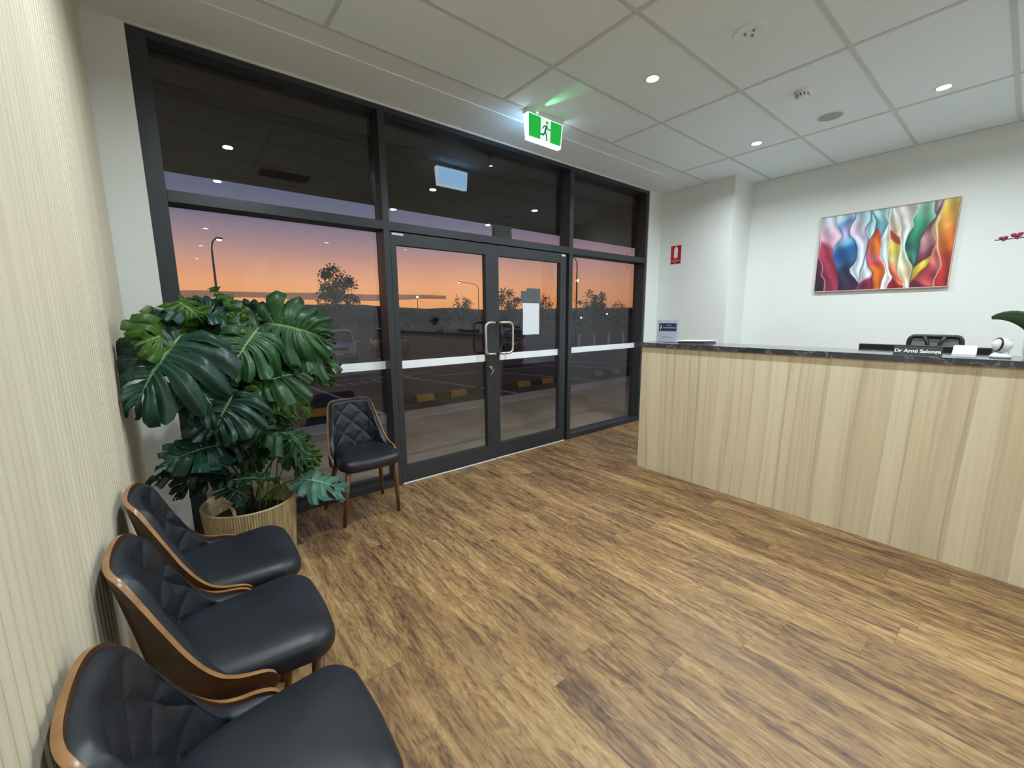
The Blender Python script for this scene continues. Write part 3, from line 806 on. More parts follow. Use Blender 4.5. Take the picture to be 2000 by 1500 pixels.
# thin bright stalks rising out of the basket
for k, (px, py, h_) in enumerate([(.10,-.03,.33), (.12,-.05,.27), (.15,.0,.36), (.08,-.08,.22), (.16,-.06,.19), (.05,-.06,.3)]):
    b = MB(); b.tube([(px*.6, py*.6, .29), (px*.9, py*.9, .29+h_*.5), (px*1.25+.03*math.sin(k*2), py*1.2, .29+h_)], [.005,.0045,.003], 7)
    b.build('young_stalk', plain('young_stalk_green', (96,132,48), .5) if k == 0 else bpy.data.materials['young_stalk_green'], pl)

# ================================================================== RECEPTION DESK
DX, DY, DE = 3.3352, -.987, -5.2
CT = 1.1455; TH = .036
dk = empty('reception_desk', (DX, DY, 0)); tag(dk, 'long pale wood reception desk with dark stone counter along the right side', 'reception desk')
def dl_(a, b_): return ((a[0]-DX, a[1]-DY, a[2]), (b_[0]-DX, b_[1]-DY, b_[2]))
b = MB(); b.box(*dl_((DX, DE, 0.0), (DX+.036, DY, CT-TH))); b.build('front_panel', laminate, dk, bevel=.001)
b = MB(); b.box(*dl_((DX+.036, DY-.036, 0), (DX+.95, DY, .72))); b.box(*dl_((DX+.036, DY-.036, .72), (DX+.36, DY, CT-TH))); b.build('side_panel', laminate, dk, bevel=.001)
b = MB(); b.box(*dl_((DX-.018, DE, CT-TH), (DX+.38, DY+.016, CT))); b.build('countertop', stone, dk, bevel=.0015)
b = MB(); b.box(*dl_((DX+.036, DE, .72), (DX+.95, DY, .75))); b.build('work_surface', plain('work_surface_white', (214,212,204), .5), dk, bevel=.001)
b = MB(); b.box(*dl_((DX+.93, DE+.5, .0), (DX+.95, DE+.95, .72))); b.build('drawer_unit', laminate, dk)

def on(x, y): return (x, y, CT)
# acrylic sign holder
sg = empty('sign_holder', on(3.50, -1.125), 0); tag(sg, 'clear acrylic stand with a dark clinic banner card on the far counter end', 'sign holder')
b = MB(); b.box((-.003, -.105, .004), (.000, .105, .195)); b.box((.0035, -.105, .004), (.0060, .105, .195)); b.box((-.03, -.105, 0), (.05, .105, .004)); b.build('holder', acrylic, sg)
b = MB(); b.box((.0008, -.098, .006), (.0028, .098, .190)); cdp = b.build('card', plain('pale_blue_card', (206,214,232), .5, var=.01), sg)
b = MB(); b.box((-.0008, -.083, .098), (.0008, .083, .165)); b.build('banner', plain('navy_banner', (48,54,78), .5), cdp)
def letter_row(parent, x, y0, y1, z, h, mat, n):
    mb = MB(); w = (y0-y1)/n; rr_ = random.Random(n)
    for k in range(n):
        if rr_.random() < .08: continue
        ya = y0-k*w; mb.box((x, ya, z-h/2), (x+.0006, ya-w*.28, z+h/2)); zz_ = z+rr_.choice((-1, 0, 1))*h*.36
        mb.box((x, ya-w*.2, zz_-h*.14), (x+.0006, ya-w*.72, zz_+h*.14))
    return mb.build('lettering', mat, parent)
letter_row(cdp, -.0018, .010, -.036, .146, .0085, white_pl, 6)
letter_row(cdp, -.0018, .040, -.078, .126, .0085, white_pl, 18)
b = MB(); b.prism([(.066,.155), (.054,.140), (.060,.124), (.066,.106), (.072,.128), (.060,.140)], -.0022, -.0010, 'x'); b.build('emblem', white_pl, cdp)
letter_row(cdp, -.0000, .045, -.045, .044, .010, plain('slate_ink', (88,112,138), .6), 10)
# papers behind
b = MB(); b.box((-.10,-.13,0), (.10,.10,.012)); pp = b.build('brochure_stack', plain('grey_folder', (120,126,128), .6), None, bevel=.001); pp.location = on(3.585, -1.34)
tag(pp, 'grey folder of papers lying on the counter beside the acrylic stand', 'papers')
b = MB(); b.add([(-.12,-.145,.022),(.10,-.145,.020),(.10,.11,.013),(-.12,.11,.014),(-.12,-.145,.026),(.10,-.145,.024),(.10,.11,.017),(-.12,.11,.018)],
                [(0,3,2,1),(4,5,6,7),(0,1,5,4),(1,2,6,5),(2,3,7,6),(3,0,4,7)]); b.build('top_sheet', white_paper, pp)
# name plate
np_ = empty('name_plate', on(3.405, -2.738)); tag(np_, 'black desk name plate with white lettering on the counter', 'name plate')
b = MB(); b.prism([(-.016,0), (.022,0), (.010,.045), (.004,.045)], -.100, .100, 'y'); 
b.v = [(x, y_, z) for (x, y_, z) in b.v]; b.build('plate', black_pl, np_, bevel=.001)
tilt = Vector((.020, 0, .045)).normalized()
text_mesh('lettering', 'Dr Armi Salonga', .0285, white_pl, np_, (-.0078, 0, .0215), (0,-1,0), tilt, .0006, shear=.0, bold=.0006)
# card box
cb = empty('card_holder', on(3.425, -2.918)); tag(cb, 'small white business card holder beside the black name plate', 'card holder')
b = MB(); b.prism([(-.030,0), (.030,0), (.030,.050), (.020,.060), (-.012,.022), (-.030,.018)], -.044, .044, 'y'); b.build('box', white_pl, cb, bevel=.0015)
b = MB(); b.add([(-.008,-.040,.012),(-.008,.040,.012),(.016,.040,.062),(.016,-.040,.062),(-.004,-.040,.012),(-.004,.040,.012),(.020,.040,.062),(.020,-.040,.062)],
                [(0,1,2,3),(4,7,6,5),(0,4,5,1),(1,5,6,2),(2,6,7,3),(3,7,4,0)]); b.build('cards', white_paper, cb)
# webcam like round camera
wc = empty('security_camera', on(3.49, -3.045)); tag(wc, 'small round white security camera on the counter beside the card holder', 'camera')
b = MB(); b.lathe([(.0001,0), (.036,0), (.040,.006), (.040,.010), (.030,.022), (.014,.028), (.0001,.029)], seg=36); b.build('base', white_pl, wc)
b = MB(); b.sphere((0,0,.066), .038, 28, 18, (1,1,1)); b.build('head', white_pl, wc)
nv = Vector((-.45, .85, .12)).normalized(); ua = nv.cross(Vector((0,0,1))).normalized(); ub = nv.cross(ua)
b = MB(); b.tube([Vector((0,0,.066))+nv*.018+(ua*math.cos(q)+ub*math.sin(q))*.0345 for q in [2*PI*k/36 for k in range(36)]], .0042, 8, closed=True)
b.build('lens_ring', black_pl, wc)
# vase with orchid
vs = empty('potted_orchid', on(3.55, -3.165)); tag(vs, 'pink orchid in a white square pot at the right edge of the counter', 'potted plant')
b = MB()
P = []
for r_, z_ in [(.042,0), (.05,.02), (.056,.10), (.056,.102), (.050,.102), (.045,.03), (.002,.03)]:
    ring = []
    for k in range(32):
        a = 2*PI*k/32; s_ = 1/max(abs(math.cos(a)), abs(math.sin(a)))**.75; ring.append((r_*s_*math.cos(a), r_*s_*math.sin(a), z_))
    P.append(ring+[ring[0]])
b.grid(P); b.build('pot', white_pl, vs)
def strap(pts, w, name, mat, parent):
    b = MB(); P = []; n = len(pts)
    for i, p in enumerate(pts):
        t = i/(n-1); ww = w*(math.sin(PI*(.12+.84*t))**.7); d = (Vector(pts[min(i+1,n-1)])-Vector(pts[max(i-1,0)])).normalized()
        sd = d.cross(Vector((0,0,1))); sd = sd.normalized() if sd.length > .01 else Vector((0,1,0)); sd = (sd*.75+d.cross(sd).normalized()*.65).normalized(); nn = sd.cross(d)
        P.append([Vector(p)+sd*(ww*(j-2)/2)+nn*(.25*ww*abs(j-2)/2) for j in range(5)])
    b.grid(P); o = b.build(name, mat, parent, fixn=False); sl = o.modifiers.new('thick', 'SOLIDIFY'); sl.thickness = .002; return o
om = plain('orchid_leaf_green', (70,104,66), .35, var=.15)
def bez(a_, b_, c_, n=12): return [tuple(a_[k]*(1-t)**2+2*b_[k]*t*(1-t)+c_[k]*t*t for k in range(3)) for t in [i/n for i in range(n+1)]]
strap(bez((0,.0,.09), (-.01,.06,.24), (-.02,.175,.205)), .050, 'leaf', om, vs)
strap(bez((0,0,.09), (.02,-.08,.22), (.02,-.17,.19)), .032, 'leaf', om, vs)
strap(bez((0,.0,.09), (-.07,.03,.19), (-.13,.05,.15)), .028, 'leaf', om, vs)
b = MB(); st = bez((0,0,.09), (.0,-.06,.72), (.03,.03,.632), 16)+bez((.03,.03,.632), (.035,.09,.615), (.04,.215,.617), 8)[1:]
b.tube(st, .0028, 7); b.build('flower_stem', plain('orchid_stem', (104,62,70), .5), vs)
petal = plain('orchid_petal', (214,170,190), .5, var=.12, scale=40); petal_d = plain('orchid_bud', (150,52,86), .5, var=.2, scale=40)
def bloom(c, s_, name, bud=False):
    b = MB(); c = Vector(c)
    for k in range(5 if not bud else 3):
        a = 2*PI*k/(5 if not bud else 3)+.4; P = []
        for i in range(6):
            t = i/5; w = s_*.42*math.sin(PI*min(1, t*.9+.08)); rr = s_*t
            cc = c+Vector((-.25*s_*t*(1 if bud else .6), math.cos(a)*rr, math.sin(a)*rr*(1 if not bud else .8)))
            pd = Vector((0, -math.sin(a), math.cos(a)))
            P.append([cc+pd*(w*(j-1)) for j in range(3)])
        b.grid(P)
    o = b.build(name, petal if not bud else petal_d, vs, fixn=False); sl = o.modifiers.new('thick', 'SOLIDIFY'); sl.thickness = .0012
    b2 = MB(); b2.sphere(tuple(c+Vector((-.006,0,0))), s_*.24, 10, 8, (1,1.2,1)); b2.build('lip', petal_d, o)
bloom((.038,.185,.622), .020, 'bud', True); bloom((.038,.140,.630), .026, 'bud', True)
bloom((.034,.07,.622), .040, 'flower'); bloom((.03,.0,.640), .042, 'flower'); bloom((.01,-.05,.61), .042, 'flower')
# clear glass tumbler next to it
b = MB(); b.lathe([(.0001,.003), (.030,.003), (.034,.09), (.036,.09), (.032,0), (.0001,0)], seg=28); gt = b.build('glass_tumbler', acrylic); gt.location = on(3.50, -3.115+.0)
gt.location = on(3.63, -3.04); tag(gt, 'small clear glass tumbler between the round camera and orchid pot', 'glass')

# monitor seen from behind over the counter
mn = empty('computer_monitor', (3.93, -2.69, .75)); tag(mn, 'black computer monitor back showing just above the counter', 'monitor')
b = MB(); b.box((-.02,-.315,.06), (.012,.315,.422)); b.box((-.04,-.18,.12), (-.02,.18,.33)); b.build('screen_housing', black_pl, mn, bevel=.004)
b = MB(); b.box((.012,-.305,.075), (.0135,.305,.395)); b.build('screen', plain('dark_screen', (12,13,16), .12), mn)
b = MB(); b.box((-.05,-.03,0.01), (-.02,.03,.25)); b.box((-.12,-.12,0), (.10,.12,.012)); b.build('stand', black_pl, mn, bevel=.003)
# office chair behind
oc = empty('office_chair', (4.90, -2.655, 0)); tag(oc, 'black mesh office chair back rising behind the counter', 'office chair')
def rr_ring(w, h, r, cz, x, n=6):
    pts = []
    for cx_, cz_, a0 in [(w-r, cz+h-r, 0), (-(w-r), cz+h-r, PI/2), (-(w-r), cz-h+r, PI), (w-r, cz-h+r, 1.5*PI)]:
        for k in range(n+1):
            a = a0+PI/2*k/n; yv, z = cx_+r*math.cos(a), cz_+r*math.sin(a)
            tp = 1-.13*(z-cz)/h; pts.append((x+.03*(z-cz)/h+.25*yv*yv*-1, yv*tp, z))
    return pts
b = MB(); b.tube(rr_ring(.170, .27, .035, .925, 0), .016, 10, closed=True); b.build('back_frame', black_pl, oc)
b = MB(); P = []
for i in range(13):
    z = .68+.50*i/12; tp = 1-.13*(z-.93)/.27; P.append([(.03*(z-.93)/.27-.25*((j-6)/6*.175)**2, (j-6)/6*.175*tp, z) for j in range(13)])
b.grid(P); b.build('back_mesh', black_mesh, oc, fixn=False)
b = MB()
for s_ in (-1, 1): b.tube([(-.012, s_*.060, 1.20), (-.022, s_*.040, 1.15), (-.026, s_*.022, 1.08), (-.03, s_*.02, .75)], .013, 8)
b.build('lumbar_brace', black_pl, oc)
b = MB(); b.lathe([(.0001,.45), (.20,.45), (.235,.47), (.235,.50), (.19,.525), (.0001,.53)], (.27,0,0), 32); b.build('seat', black_mesh, oc)
b = MB(); b.tube([(.27,0,.06), (.27,0,.45)], .028, 12); b.tube([(.02,0,.68), (.02,0,.44), (.2,0,.43)], .018, 8); b.build('column', black_pl, oc)
for k in range(5):
    a = 2*PI*k/5; b = MB(); b.tube([(.27,0,.09), (.27+.28*math.cos(a), .28*math.sin(a), .065)], [.022,.014], 8); lg = b.build('leg', black_pl, oc)
    b = MB(); b.lathe([(.0001,-.012), (.026,-.012), (.028,0), (.026,.012), (.0001,.012)], (.27+.28*math.cos(a), .28*math.sin(a), .028), 14, axis='y'); b.build('caster', black_pl, lg)

# ================================================================== WALL ART AND SIGN
ART_EDGES = [
    [(0.0, 0.994), (0.01, 0.677), (0.004, 0.476), (0.045, 0.376), (0.056, 0.279), (0.039, 0.245), (0.085, 0.133), (0.086, 0.001)],
    [(0.13, 0.998), (0.131, 0.885), (0.166, 0.798), (0.192, 0.736), (0.128, 0.61), (0.13, 0.47), (0.168, 0.337), (0.183, 0.231), (0.204, 0.135), (0.206, 0.006)],
    [(0.279, 0.996), (0.284, 0.929), (0.254, 0.858), (0.245, 0.782), (0.256, 0.723), (0.296, 0.66), (0.322, 0.566), (0.33, 0.397), (0.306, 0.321), (0.277, 0.285), (0.292, 0.22), (0.331, 0.159), (0.372, 0.076), (0.349, 0.009)],
    [(0.4, 0.993), (0.408, 0.878), (0.367, 0.801), (0.376, 0.722), (0.406, 0.64), (0.406, 0.542), (0.395, 0.422), (0.388, 0.323), (0.369, 0.257), (0.372, 0.167), (0.375, 0.076), (0.356, 0.003)],
    [(0.406, 0.997), (0.455, 0.868), (0.449, 0.773), (0.446, 0.719), (0.407, 0.618), (0.404, 0.52), (0.405, 0.42), (0.431, 0.295), (0.47, 0.213), (0.467, 0.158), (0.479, 0.091), (0.485, 0.001)],
    [(0.527, 0.998), (0.514, 0.917), (0.547, 0.815), (0.523, 0.715), (0.497, 0.634), (0.507, 0.547), (0.504, 0.417), (0.555, 0.281), (0.567, 0.204), (0.549, 0.107), (0.543, 0.009)],
    [(0.546, 0.999), (0.547, 0.899), (0.546, 0.826), (0.568, 0.621), (0.565, 0.494), (0.568, 0.365), (0.583, 0.245), (0.623, 0.133), (0.592, 0.049), (0.588, 0.006)],
    [(0.577, 0.996), (0.617, 0.862), (0.639, 0.733), (0.633, 0.651), (0.65, 0.544), (0.654, 0.459), (0.649, 0.355), (0.651, 0.248), (0.665, 0.151), (0.7, 0.084), (0.713, 0.003)],
    [(0.741, 1.003), (0.727, 0.897), (0.704, 0.811), (0.726, 0.756), (0.688, 0.641), (0.675, 0.54), (0.681, 0.455), (0.716, 0.346), (0.753, 0.258), (0.753, 0.174), (0.744, 0.102), (0.749, 0.001)],
    [(0.847, 0.999), (0.847, 0.867), (0.872, 0.832), (0.824, 0.734), (0.78, 0.583), (0.779, 0.44), (0.765, 0.318), (0.757, 0.236), (0.756, 0.174), (0.751, 0.091), (0.755, 0.001)],
    [(0.901, 0.999), (0.888, 0.896), (0.872, 0.822), (0.854, 0.708), (0.875, 0.585), (0.891, 0.522), (0.871, 0.426), (0.862, 0.326), (0.851, 0.257), (0.8, 0.17), (0.777, 0.088), (0.761, 0.0)],
    [(0.909, 1.002), (0.894, 0.817), (0.88, 0.722), (0.896, 0.561), (0.903, 0.441), (0.934, 0.317), (0.946, 0.235), (0.925, 0.157), (0.909, 0.078), (0.916, -0.005)],
]
ART_COLOURS = [
    [(1.029, (220, 215, 228)), (0.677, (200, 150, 180)), (0.5, (150, 70, 100)), (0.413, (90, 35, 60)), (0.073, (60, 40, 60))],
    [(0.964, (205, 215, 228)), (0.822, (215, 185, 208)), (0.684, (225, 175, 195)), (0.598, (165, 65, 95)), (0.422, (165, 50, 80)), (0.243, (150, 50, 75)), (0.006, (150, 55, 80))],
    [(0.962, (180, 210, 222)), (0.858, (100, 140, 190)), (0.747, (190, 175, 220)), (0.648, (110, 180, 210)), (0.533, (25, 85, 150)), (0.397, (40, 90, 140)), (0.255, (45, 50, 80)), (0.021, (60, 40, 70))],
    [(0.955, (170, 205, 215)), (0.801, (210, 195, 218)), (0.664, (215, 200, 225)), (0.498, (200, 218, 235)), (0.279, (210, 222, 232)), (0.054, (200, 215, 230))],
    [(0.973, (150, 200, 200)), (0.762, (160, 202, 210)), (0.649, (185, 212, 225)), (0.443, (200, 220, 235)), (0.272, (205, 212, 228)), (0.136, (215, 215, 228)), (0.079, (130, 40, 75)), (0.001, (120, 30, 60))],
    [(0.978, (160, 210, 205)), (0.795, (105, 160, 172)), (0.715, (100, 150, 170)), (0.685, (180, 65, 30)), (0.569, (212, 110, 50)), (0.482, (200, 100, 60)), (0.417, (205, 95, 130)), (0.315, (200, 80, 60)), (0.237, (215, 110, 40)), (0.15, (215, 100, 35)), (0.02, (200, 100, 40))],
    [(0.993, (200, 218, 222)), (0.794, (215, 220, 228)), (0.579, (205, 215, 210)), (0.365, (210, 220, 215)), (0.2, (235, 230, 230)), (0.038, (225, 225, 235))],
    [(0.985, (205, 215, 220)), (0.776, (205, 190, 175)), (0.702, (215, 185, 160)), (0.672, (170, 60, 35)), (0.597, (175, 70, 40)), (0.565, (205, 190, 80)), (0.459, (205, 180, 80)), (0.355, (205, 195, 130)), (0.27, (215, 140, 100)), (0.162, (200, 90, 60)), (0.106, (200, 120, 80)), (0.073, (150, 30, 45)), (0.03, (140, 25, 45))],
    [(0.974, (205, 200, 195)), (0.756, (210, 205, 200)), (0.56, (215, 230, 225)), (0.346, (215, 220, 190)), (0.185, (215, 195, 150)), (0.017, (225, 220, 200))],
    [(0.975, (140, 195, 175)), (0.877, (120, 185, 155)), (0.752, (60, 150, 115)), (0.64, (45, 125, 95)), (0.491, (30, 95, 85)), (0.359, (60, 140, 115)), (0.267, (30, 70, 70)), (0.174, (25, 55, 60)), (0.027, (50, 30, 50))],
    [(0.971, (170, 140, 150)), (0.869, (90, 50, 70)), (0.727, (120, 70, 90)), (0.605, (175, 130, 130)), (0.503, (165, 115, 118)), (0.386, (110, 60, 85)), (0.326, (92, 42, 62)), (0.277, (215, 205, 70)), (0.179, (205, 180, 60)), (0.119, (190, 130, 60)), (0.047, (90, 30, 60))],
    [(0.997, (190, 160, 80)), (0.77, (225, 190, 120)), (0.521, (220, 160, 120)), (0.358, (190, 100, 90)), (0.266, (205, 110, 110)), (0.187, (150, 50, 65)), (0.067, (190, 85, 85)), (0.006, (110, 35, 60))],
    [(1.016, (215, 190, 80)), (0.865, (205, 155, 50)), (0.722, (215, 150, 60)), (0.622, (212, 115, 45)), (0.471, (200, 100, 40)), (0.368, (175, 60, 40)), (0.266, (175, 50, 50)), (0.117, (178, 45, 45)), (0.016, (150, 40, 60))],
]

pa = empty('painting', (XW-.030, -2.116, 2.0)); tag(pa, 'framed abstract painting of flowing multicoloured ribbons on the right wall', 'painting')
AW, AH = .500, .377
b = MB(); fw_ = .007
for s_ in (-1, 1): b.box((-.004, s_*(AW), -AH-fw_), (.030, s_*(AW+fw_), AH+fw_))
for s_ in (-1, 1): b.box((-.004, -AW, s_*AH), (.030, AW, s_*(AH+fw_)))
b.build('frame', plain('pale_wood_frame', (206,186,170), .5), pa, bevel=.001)
NU, NV = 300, 220; me = bpy.data.meshes.new('canvas'); vs_ = []; fs_ = []
for j in range(NV+1):
    for i in range(NU+1): vs_.append((.004, AW-2*AW*i/NU, -AH+2*AH*j/NV))
for j in range(NV):
    for i in range(NU): a = j*(NU+1)+i; fs_.append((a, a+NU+1, a+NU+2, a+1))
me.from_pydata(vs_, [], fs_)
def lerp_tab(tab, v):
    tab = sorted(tab, key=lambda q: q[0])
    if v <= tab[0][0]: return tab[0][1]
    for (a0, a1), (b0, b1) in zip(tab[:-1], tab[1:]):
        if v <= b0:
            t = (v-a0)/max(1e-6, b0-a0); t = t*t*(3-2*t)
            return a1+(b1-a1)*t if not isinstance(a1, tuple) else tuple(a1[k]+(b1[k]-a1[k])*t for k in range(3))
    return tab[-1][1]
edges = [[(v_, u_) for u_, v_ in e] for e in ART_EDGES]
ca = me.color_attributes.new('paint', 'FLOAT_COLOR', 'POINT')
from mathutils import noise as mnoise
def smooth_edge(tab):
    tab = sorted(tab, key=lambda q: q[0]); out = []
    for q in range(101):
        v = q/100; sw = sx_ = 0
        for r in range(-6, 7):
            vv = min(1, max(0, v+r*.006)); g = math.exp(-(r/3.5)**2); i = 0
            while i < len(tab)-2 and vv > tab[i+1][0]: i += 1
            a_, b_ = tab[i], tab[i+1]; t = min(1, max(0, (vv-a_[0])/max(1e-6, b_[0]-a_[0]))); sx_ += g*(a_[1]+(b_[1]-a_[1])*t); sw += g
        out.append(sx_/sw)
    return out
edges = [smooth_edge(e) for e in edges]
def edge_at(e, v):
    v = max(0, min(.9999, v))*100; i = int(v); return e[i]+(e[i+1]-e[i])*(v-i)
LIGHT_E = {0, 6, 7, 8, 11}; DARK_E = {2, 3, 4, 9}
buf = []
for j in range(NV+1):
    v_ = j/NV
    for i in range(NU+1):
        u_ = i/NU
        w1 = mnoise.noise(Vector((u_*7, v_*5, 1.3)))*.006; uu = u_+w1*.5; vv_ = v_+mnoise.noise(Vector((u_*6, v_*6, 9)))*.012
        E_ = [edge_at(e, vv_) for e in edges]
        k = sum(1 for e in E_ if uu > e)
        # soft folds inside each ribbon
        lo_ = E_[k-1] if k > 0 else -.03; hi_ = E_[k] if k < len(E_) else 1.03; wd = max(.008, hi_-lo_); f = (uu-lo_)/wd
        c = list(lerp_tab(ART_COLOURS[k], vv_+(f-.5)*(.11 if k % 2 else -.11)+.05*mnoise.noise(Vector((u_*14, v_*4, 4)))))
        sh = 1+.16*math.sin(f*PI*2.2+v_*9+k*2)+.10*mnoise.noise(Vector((u_*18, v_*9, k*3)))
        c = [max(0, min(255, q*sh)) for q in c]
        for n_, e in enumerate(E_):
            d = abs(uu-e)
            if n_ in LIGHT_E and d < .006: t = 1-d/.006; c = [q+(240-q)*t*.75 for q in c]
            if n_ in DARK_E and d < .008: t = 1-d/.008; c = [q+(p-q)*t*.65 for q, p in zip(c, (36,44,66))]
        l_ = s2l(c); buf += [l_[0], l_[1], l_[2], 1.0]
ca.data.foreach_set('color', buf)
M = Mt('painted_canvas', rough=.35); at = M.n('ShaderNodeVertexColor'); at.layer_name = 'paint'; M.base(at.outputs[0]); me.materials.append(M.m)
for p in me.polygons: p.use_smooth = True
cv_ = bpy.data.objects.new('canvas', me); COL.objects.link(cv_); cv_.parent = pa
b = MB(); b.box((.006, -AW, -AH), (.029, AW, AH)); b.build('backing', plain('backing_board', (120,110,100), .8), pa)

fs = empty('fire_sign', (XC-.001, -.233, 2.13)); tag(fs, 'small red fire extinguisher sign on the white wall beside the glazing', 'sign')
red = plain('sign_red', (188,28,44), .4, var=.02)
b = MB(); b.box((-.003,-.068,-.110), (0,.068,.110)); b.build('plate', red, fs, bevel=.001)
b = MB(); b.box((-.0040,-.066,-.108), (-.0030,.066,-.092)); b.build('lower_band', plain('sign_dark_red', (120,24,40), .4), fs)
b = MB(); P = [(-.024,-.035), (.024,-.035), (.024,.070), (.014,.086), (.008,.088), (.008,.098), (-.012,.098), (-.008,.088), (-.014,.086), (-.024,.070)]
b.add([(-.0042, y_, z_) for y_, z_ in P]+[(-.003, y_, z_) for y_, z_ in P], [tuple(range(10))]+[(i, (i+1)%10, (i+1)%10+10, i+10) for i in range(10)]); b.build('extinguisher_symbol', white_pl, fs)
for txt, z_, s_ in (('FIRE', -.052, .017), ('EXTINGUISHER', -.076, .016)):
    text_mesh('lettering', txt, s_, white_pl, fs, (-.0045, 0, z_), (0,-1,0), (0,0,1), .0005)
letter_row(fs, -.0048, .018, -.018, -.100, .008, white_pl, 4)

# ================================================================== OUTSIDE
def gz(y):
    return -.15 if y < 8 else (-.15-.85*(y-8)/12 if y < 20 else -1.0)
conc = plain('footpath_concrete', (150,144,130), .85, var=.12, scale=3)
kerbm = plain('kerb_concrete', (178,172,160), .8, var=.08, scale=6)
asph = plain('asphalt', (52,60,62), .9, var=.18, scale=30)
paint = plain('road_paint', (196,198,198), .7, var=.08, scale=10)
grassm = plain('dark_verge', (40,48,38), .95, var=.3, scale=.5)
b = MB(); b.box((-4, .16, -.4), (16, 2.25, -.05)); o = struct('trim_4', b, conc)
b = MB(); b.box((-4, 2.25, -.4), (16, 2.75, -.045)); o = struct('trim_5', b, kerbm, bevel=.01)
b = MB(); P = []
for y in [2.6, 8, 12, 16, 20, 46]: P.append([(x, y, gz(y)) for x in (-60, 0, 60, 120)])
b.grid(P, smooth=False); o = b.build('car_park', asph); o['kind'] = 'structure'
b = MB(); P = []
for y in [46, 100, 200, 420]: P.append([(x, y, gz(y)-.02) for x in (-300, 0, 300, 800)])
b.grid(P, smooth=False); o = b.build('field', grassm); o['kind'] = 'structure'
# painted lines
def pline(p, q, w=.09):
    p = Vector(p); q = Vector(q); d = (q-p).normalized(); n = Vector((-d.y, d.x))*w/2; b = MB()
    N_ = 6; P = []
    for i in range(N_+1):
        c = p+(q-p)*i/N_; z = gz(c.y)+.004; P.append([(c.x+n.x, c.y+n.y, z), (c.x-n.x, c.y-n.y, z)])
    b.grid(P, smooth=False); return b
LN = [((2.32,6.93),(2.57,3.2)), ((4.60,6.84),(5.36,3.2)), ((6.99,5.89),(7.90,3.23)), ((7.53,6.47),(9.30,6.10)), ((8.98,6.76),(9.95,4.60)), ((5.23,6.52),(6.48,6.35)), ((0.2,6.9),(0.1,3.2)),
      ((10.3,7.2),(11.3,4.6)), ((12.7,7.2),(14.2,4.6))]
for k, (p, q) in enumerate(LN):
    o = pline(p, q).build('painted_line', paint); o['kind'] = 'structure'
b = MB(); b.box((2.9,7.32,gz(7)), (5.6,7.38,gz(7)+.004)); o = b.build('painted_line', paint); o['kind'] = 'structure'
b = MB(); rr_ = random.Random(4)
for k in range(7):
    x0 = 2.85+k*.30; zz = -.1455
    b.box((x0, 6.45, zz), (x0+.05, 7.0, zz+.001))
    for yy0 in rr_.sample((6.45, 6.68, 6.94), 2): b.box((x0+.05, yy0, zz), (x0+.20, yy0+.06, zz+.001))
tm = b.build('road_marking', paint); tm['kind'] = 'structure'
# wheel stops
yel = plain('faded_yellow_paint', (196,148,62), .7, var=.12); blk = plain('black_rubber', (26,26,27), .8)
def wheel_stop(x, y, lab):
    t = empty('wheel_stop', (x, y, -.15)); tag(t, lab, 'wheel stop', 'yellow and black wheel stops beyond the kerb')
    n = 5; w = .36
    for k in range(n):
        x0 = -n*w/2+k*w; b = MB(); b.prism([(-.08,0), (.08,0), (.05,.11), (-.05,.11)], x0+.001, x0+w-.001, 'x'); b.v = [(p[0], p[1], p[2]) for p in b.v]
        o = b.build('stripe_block', yel if k % 2 else blk, t, bevel=.004)
for x, lab in ((1.45, 'striped wheel stop seen through the left pane behind the lone chair'), (3.95, 'striped wheel stop seen through the left door'), (6.35, 'striped wheel stop seen through the right door'), (8.9, 'striped wheel stop seen through the right window')):
    wheel_stop(x, 3.78, lab)
# canopy over the footpath
soff = plain('canopy_soffit', (62,64,66), .85); dark_soff = plain('canopy_dark_soffit', (28,31,34), .85)
b = MB(); b.box((-5, .2, H), (17, .60, H+.3)); b.box((-5, .66, H+.03), (17, 2.75, H+.3)); 
cn = empty('entrance_canopy', (0,0,0)); tag(cn, 'dark flat canopy over the footpath outside the glazing', 'canopy')
b = MB(); b.box((-5, .2, H), (17, .60, H+.3)); b.build('lined_soffit', soff, cn)
b = MB(); b.box((-5, .60, H+.05), (17, .66, H+.3)); b.build('shadow_gap', black_pl, cn)
b = MB(); b.box((-5, .66, H+.005), (17, 2.76, H+.3)); b.build('outer_soffit', dark_soff, cn)
for k, x in enumerate((2.62, 6.2)):  # second lamp is out of view, added for warm light on the footpath
    t = empty('canopy_light', (x, .27, H)); tag(t, ['small black cylinder light under the canopy above the doors', 'unseen black cylinder light added under the canopy right of the doors'][k], 'outdoor light', 'black cylinder lights under the canopy')
    b = MB(); b.lathe([(.0001,0), (.032,0), (.032,-.115), (.026,-.117), (.024,-.10)], seg=20); b.build('cylinder', black_pl, t)
    b = MB(); b.lathe([(.0001,-.105), (.025,-.105)], seg=20); b.build('diffuser', warm_disc, t)
    l_ = lamp('canopy_light_source', 'SPOT', (0,0,-.12), 44, (1,.82,.58), parent=t); l_.data.spot_size = math.radians(130); l_.data.spot_blend = .8; l_.data.shadow_soft_size = .025
# bollards
bm_ = plain('bollard_white', (190,194,200), .6)
for k, (x, y) in enumerate(((15.2,10.4), (15.95,10.1), (16.75,9.85), (17.55,9.6))):
    b = MB(); b.lathe([(.06,0), (.06,.80), (.05,.86), (.0001,.875)], seg=16); o = b.build('bollard', bm_); o.location = (x, y, gz(y))
    tag(o, ['white bollard, first from the left beyond the right window', 'white bollard, second from the left beyond the right window', 'white bollard, third from the left beyond the right window', 'white bollard, last at the right beyond the right window'][k], 'bollard', 'white bollards in the car park')
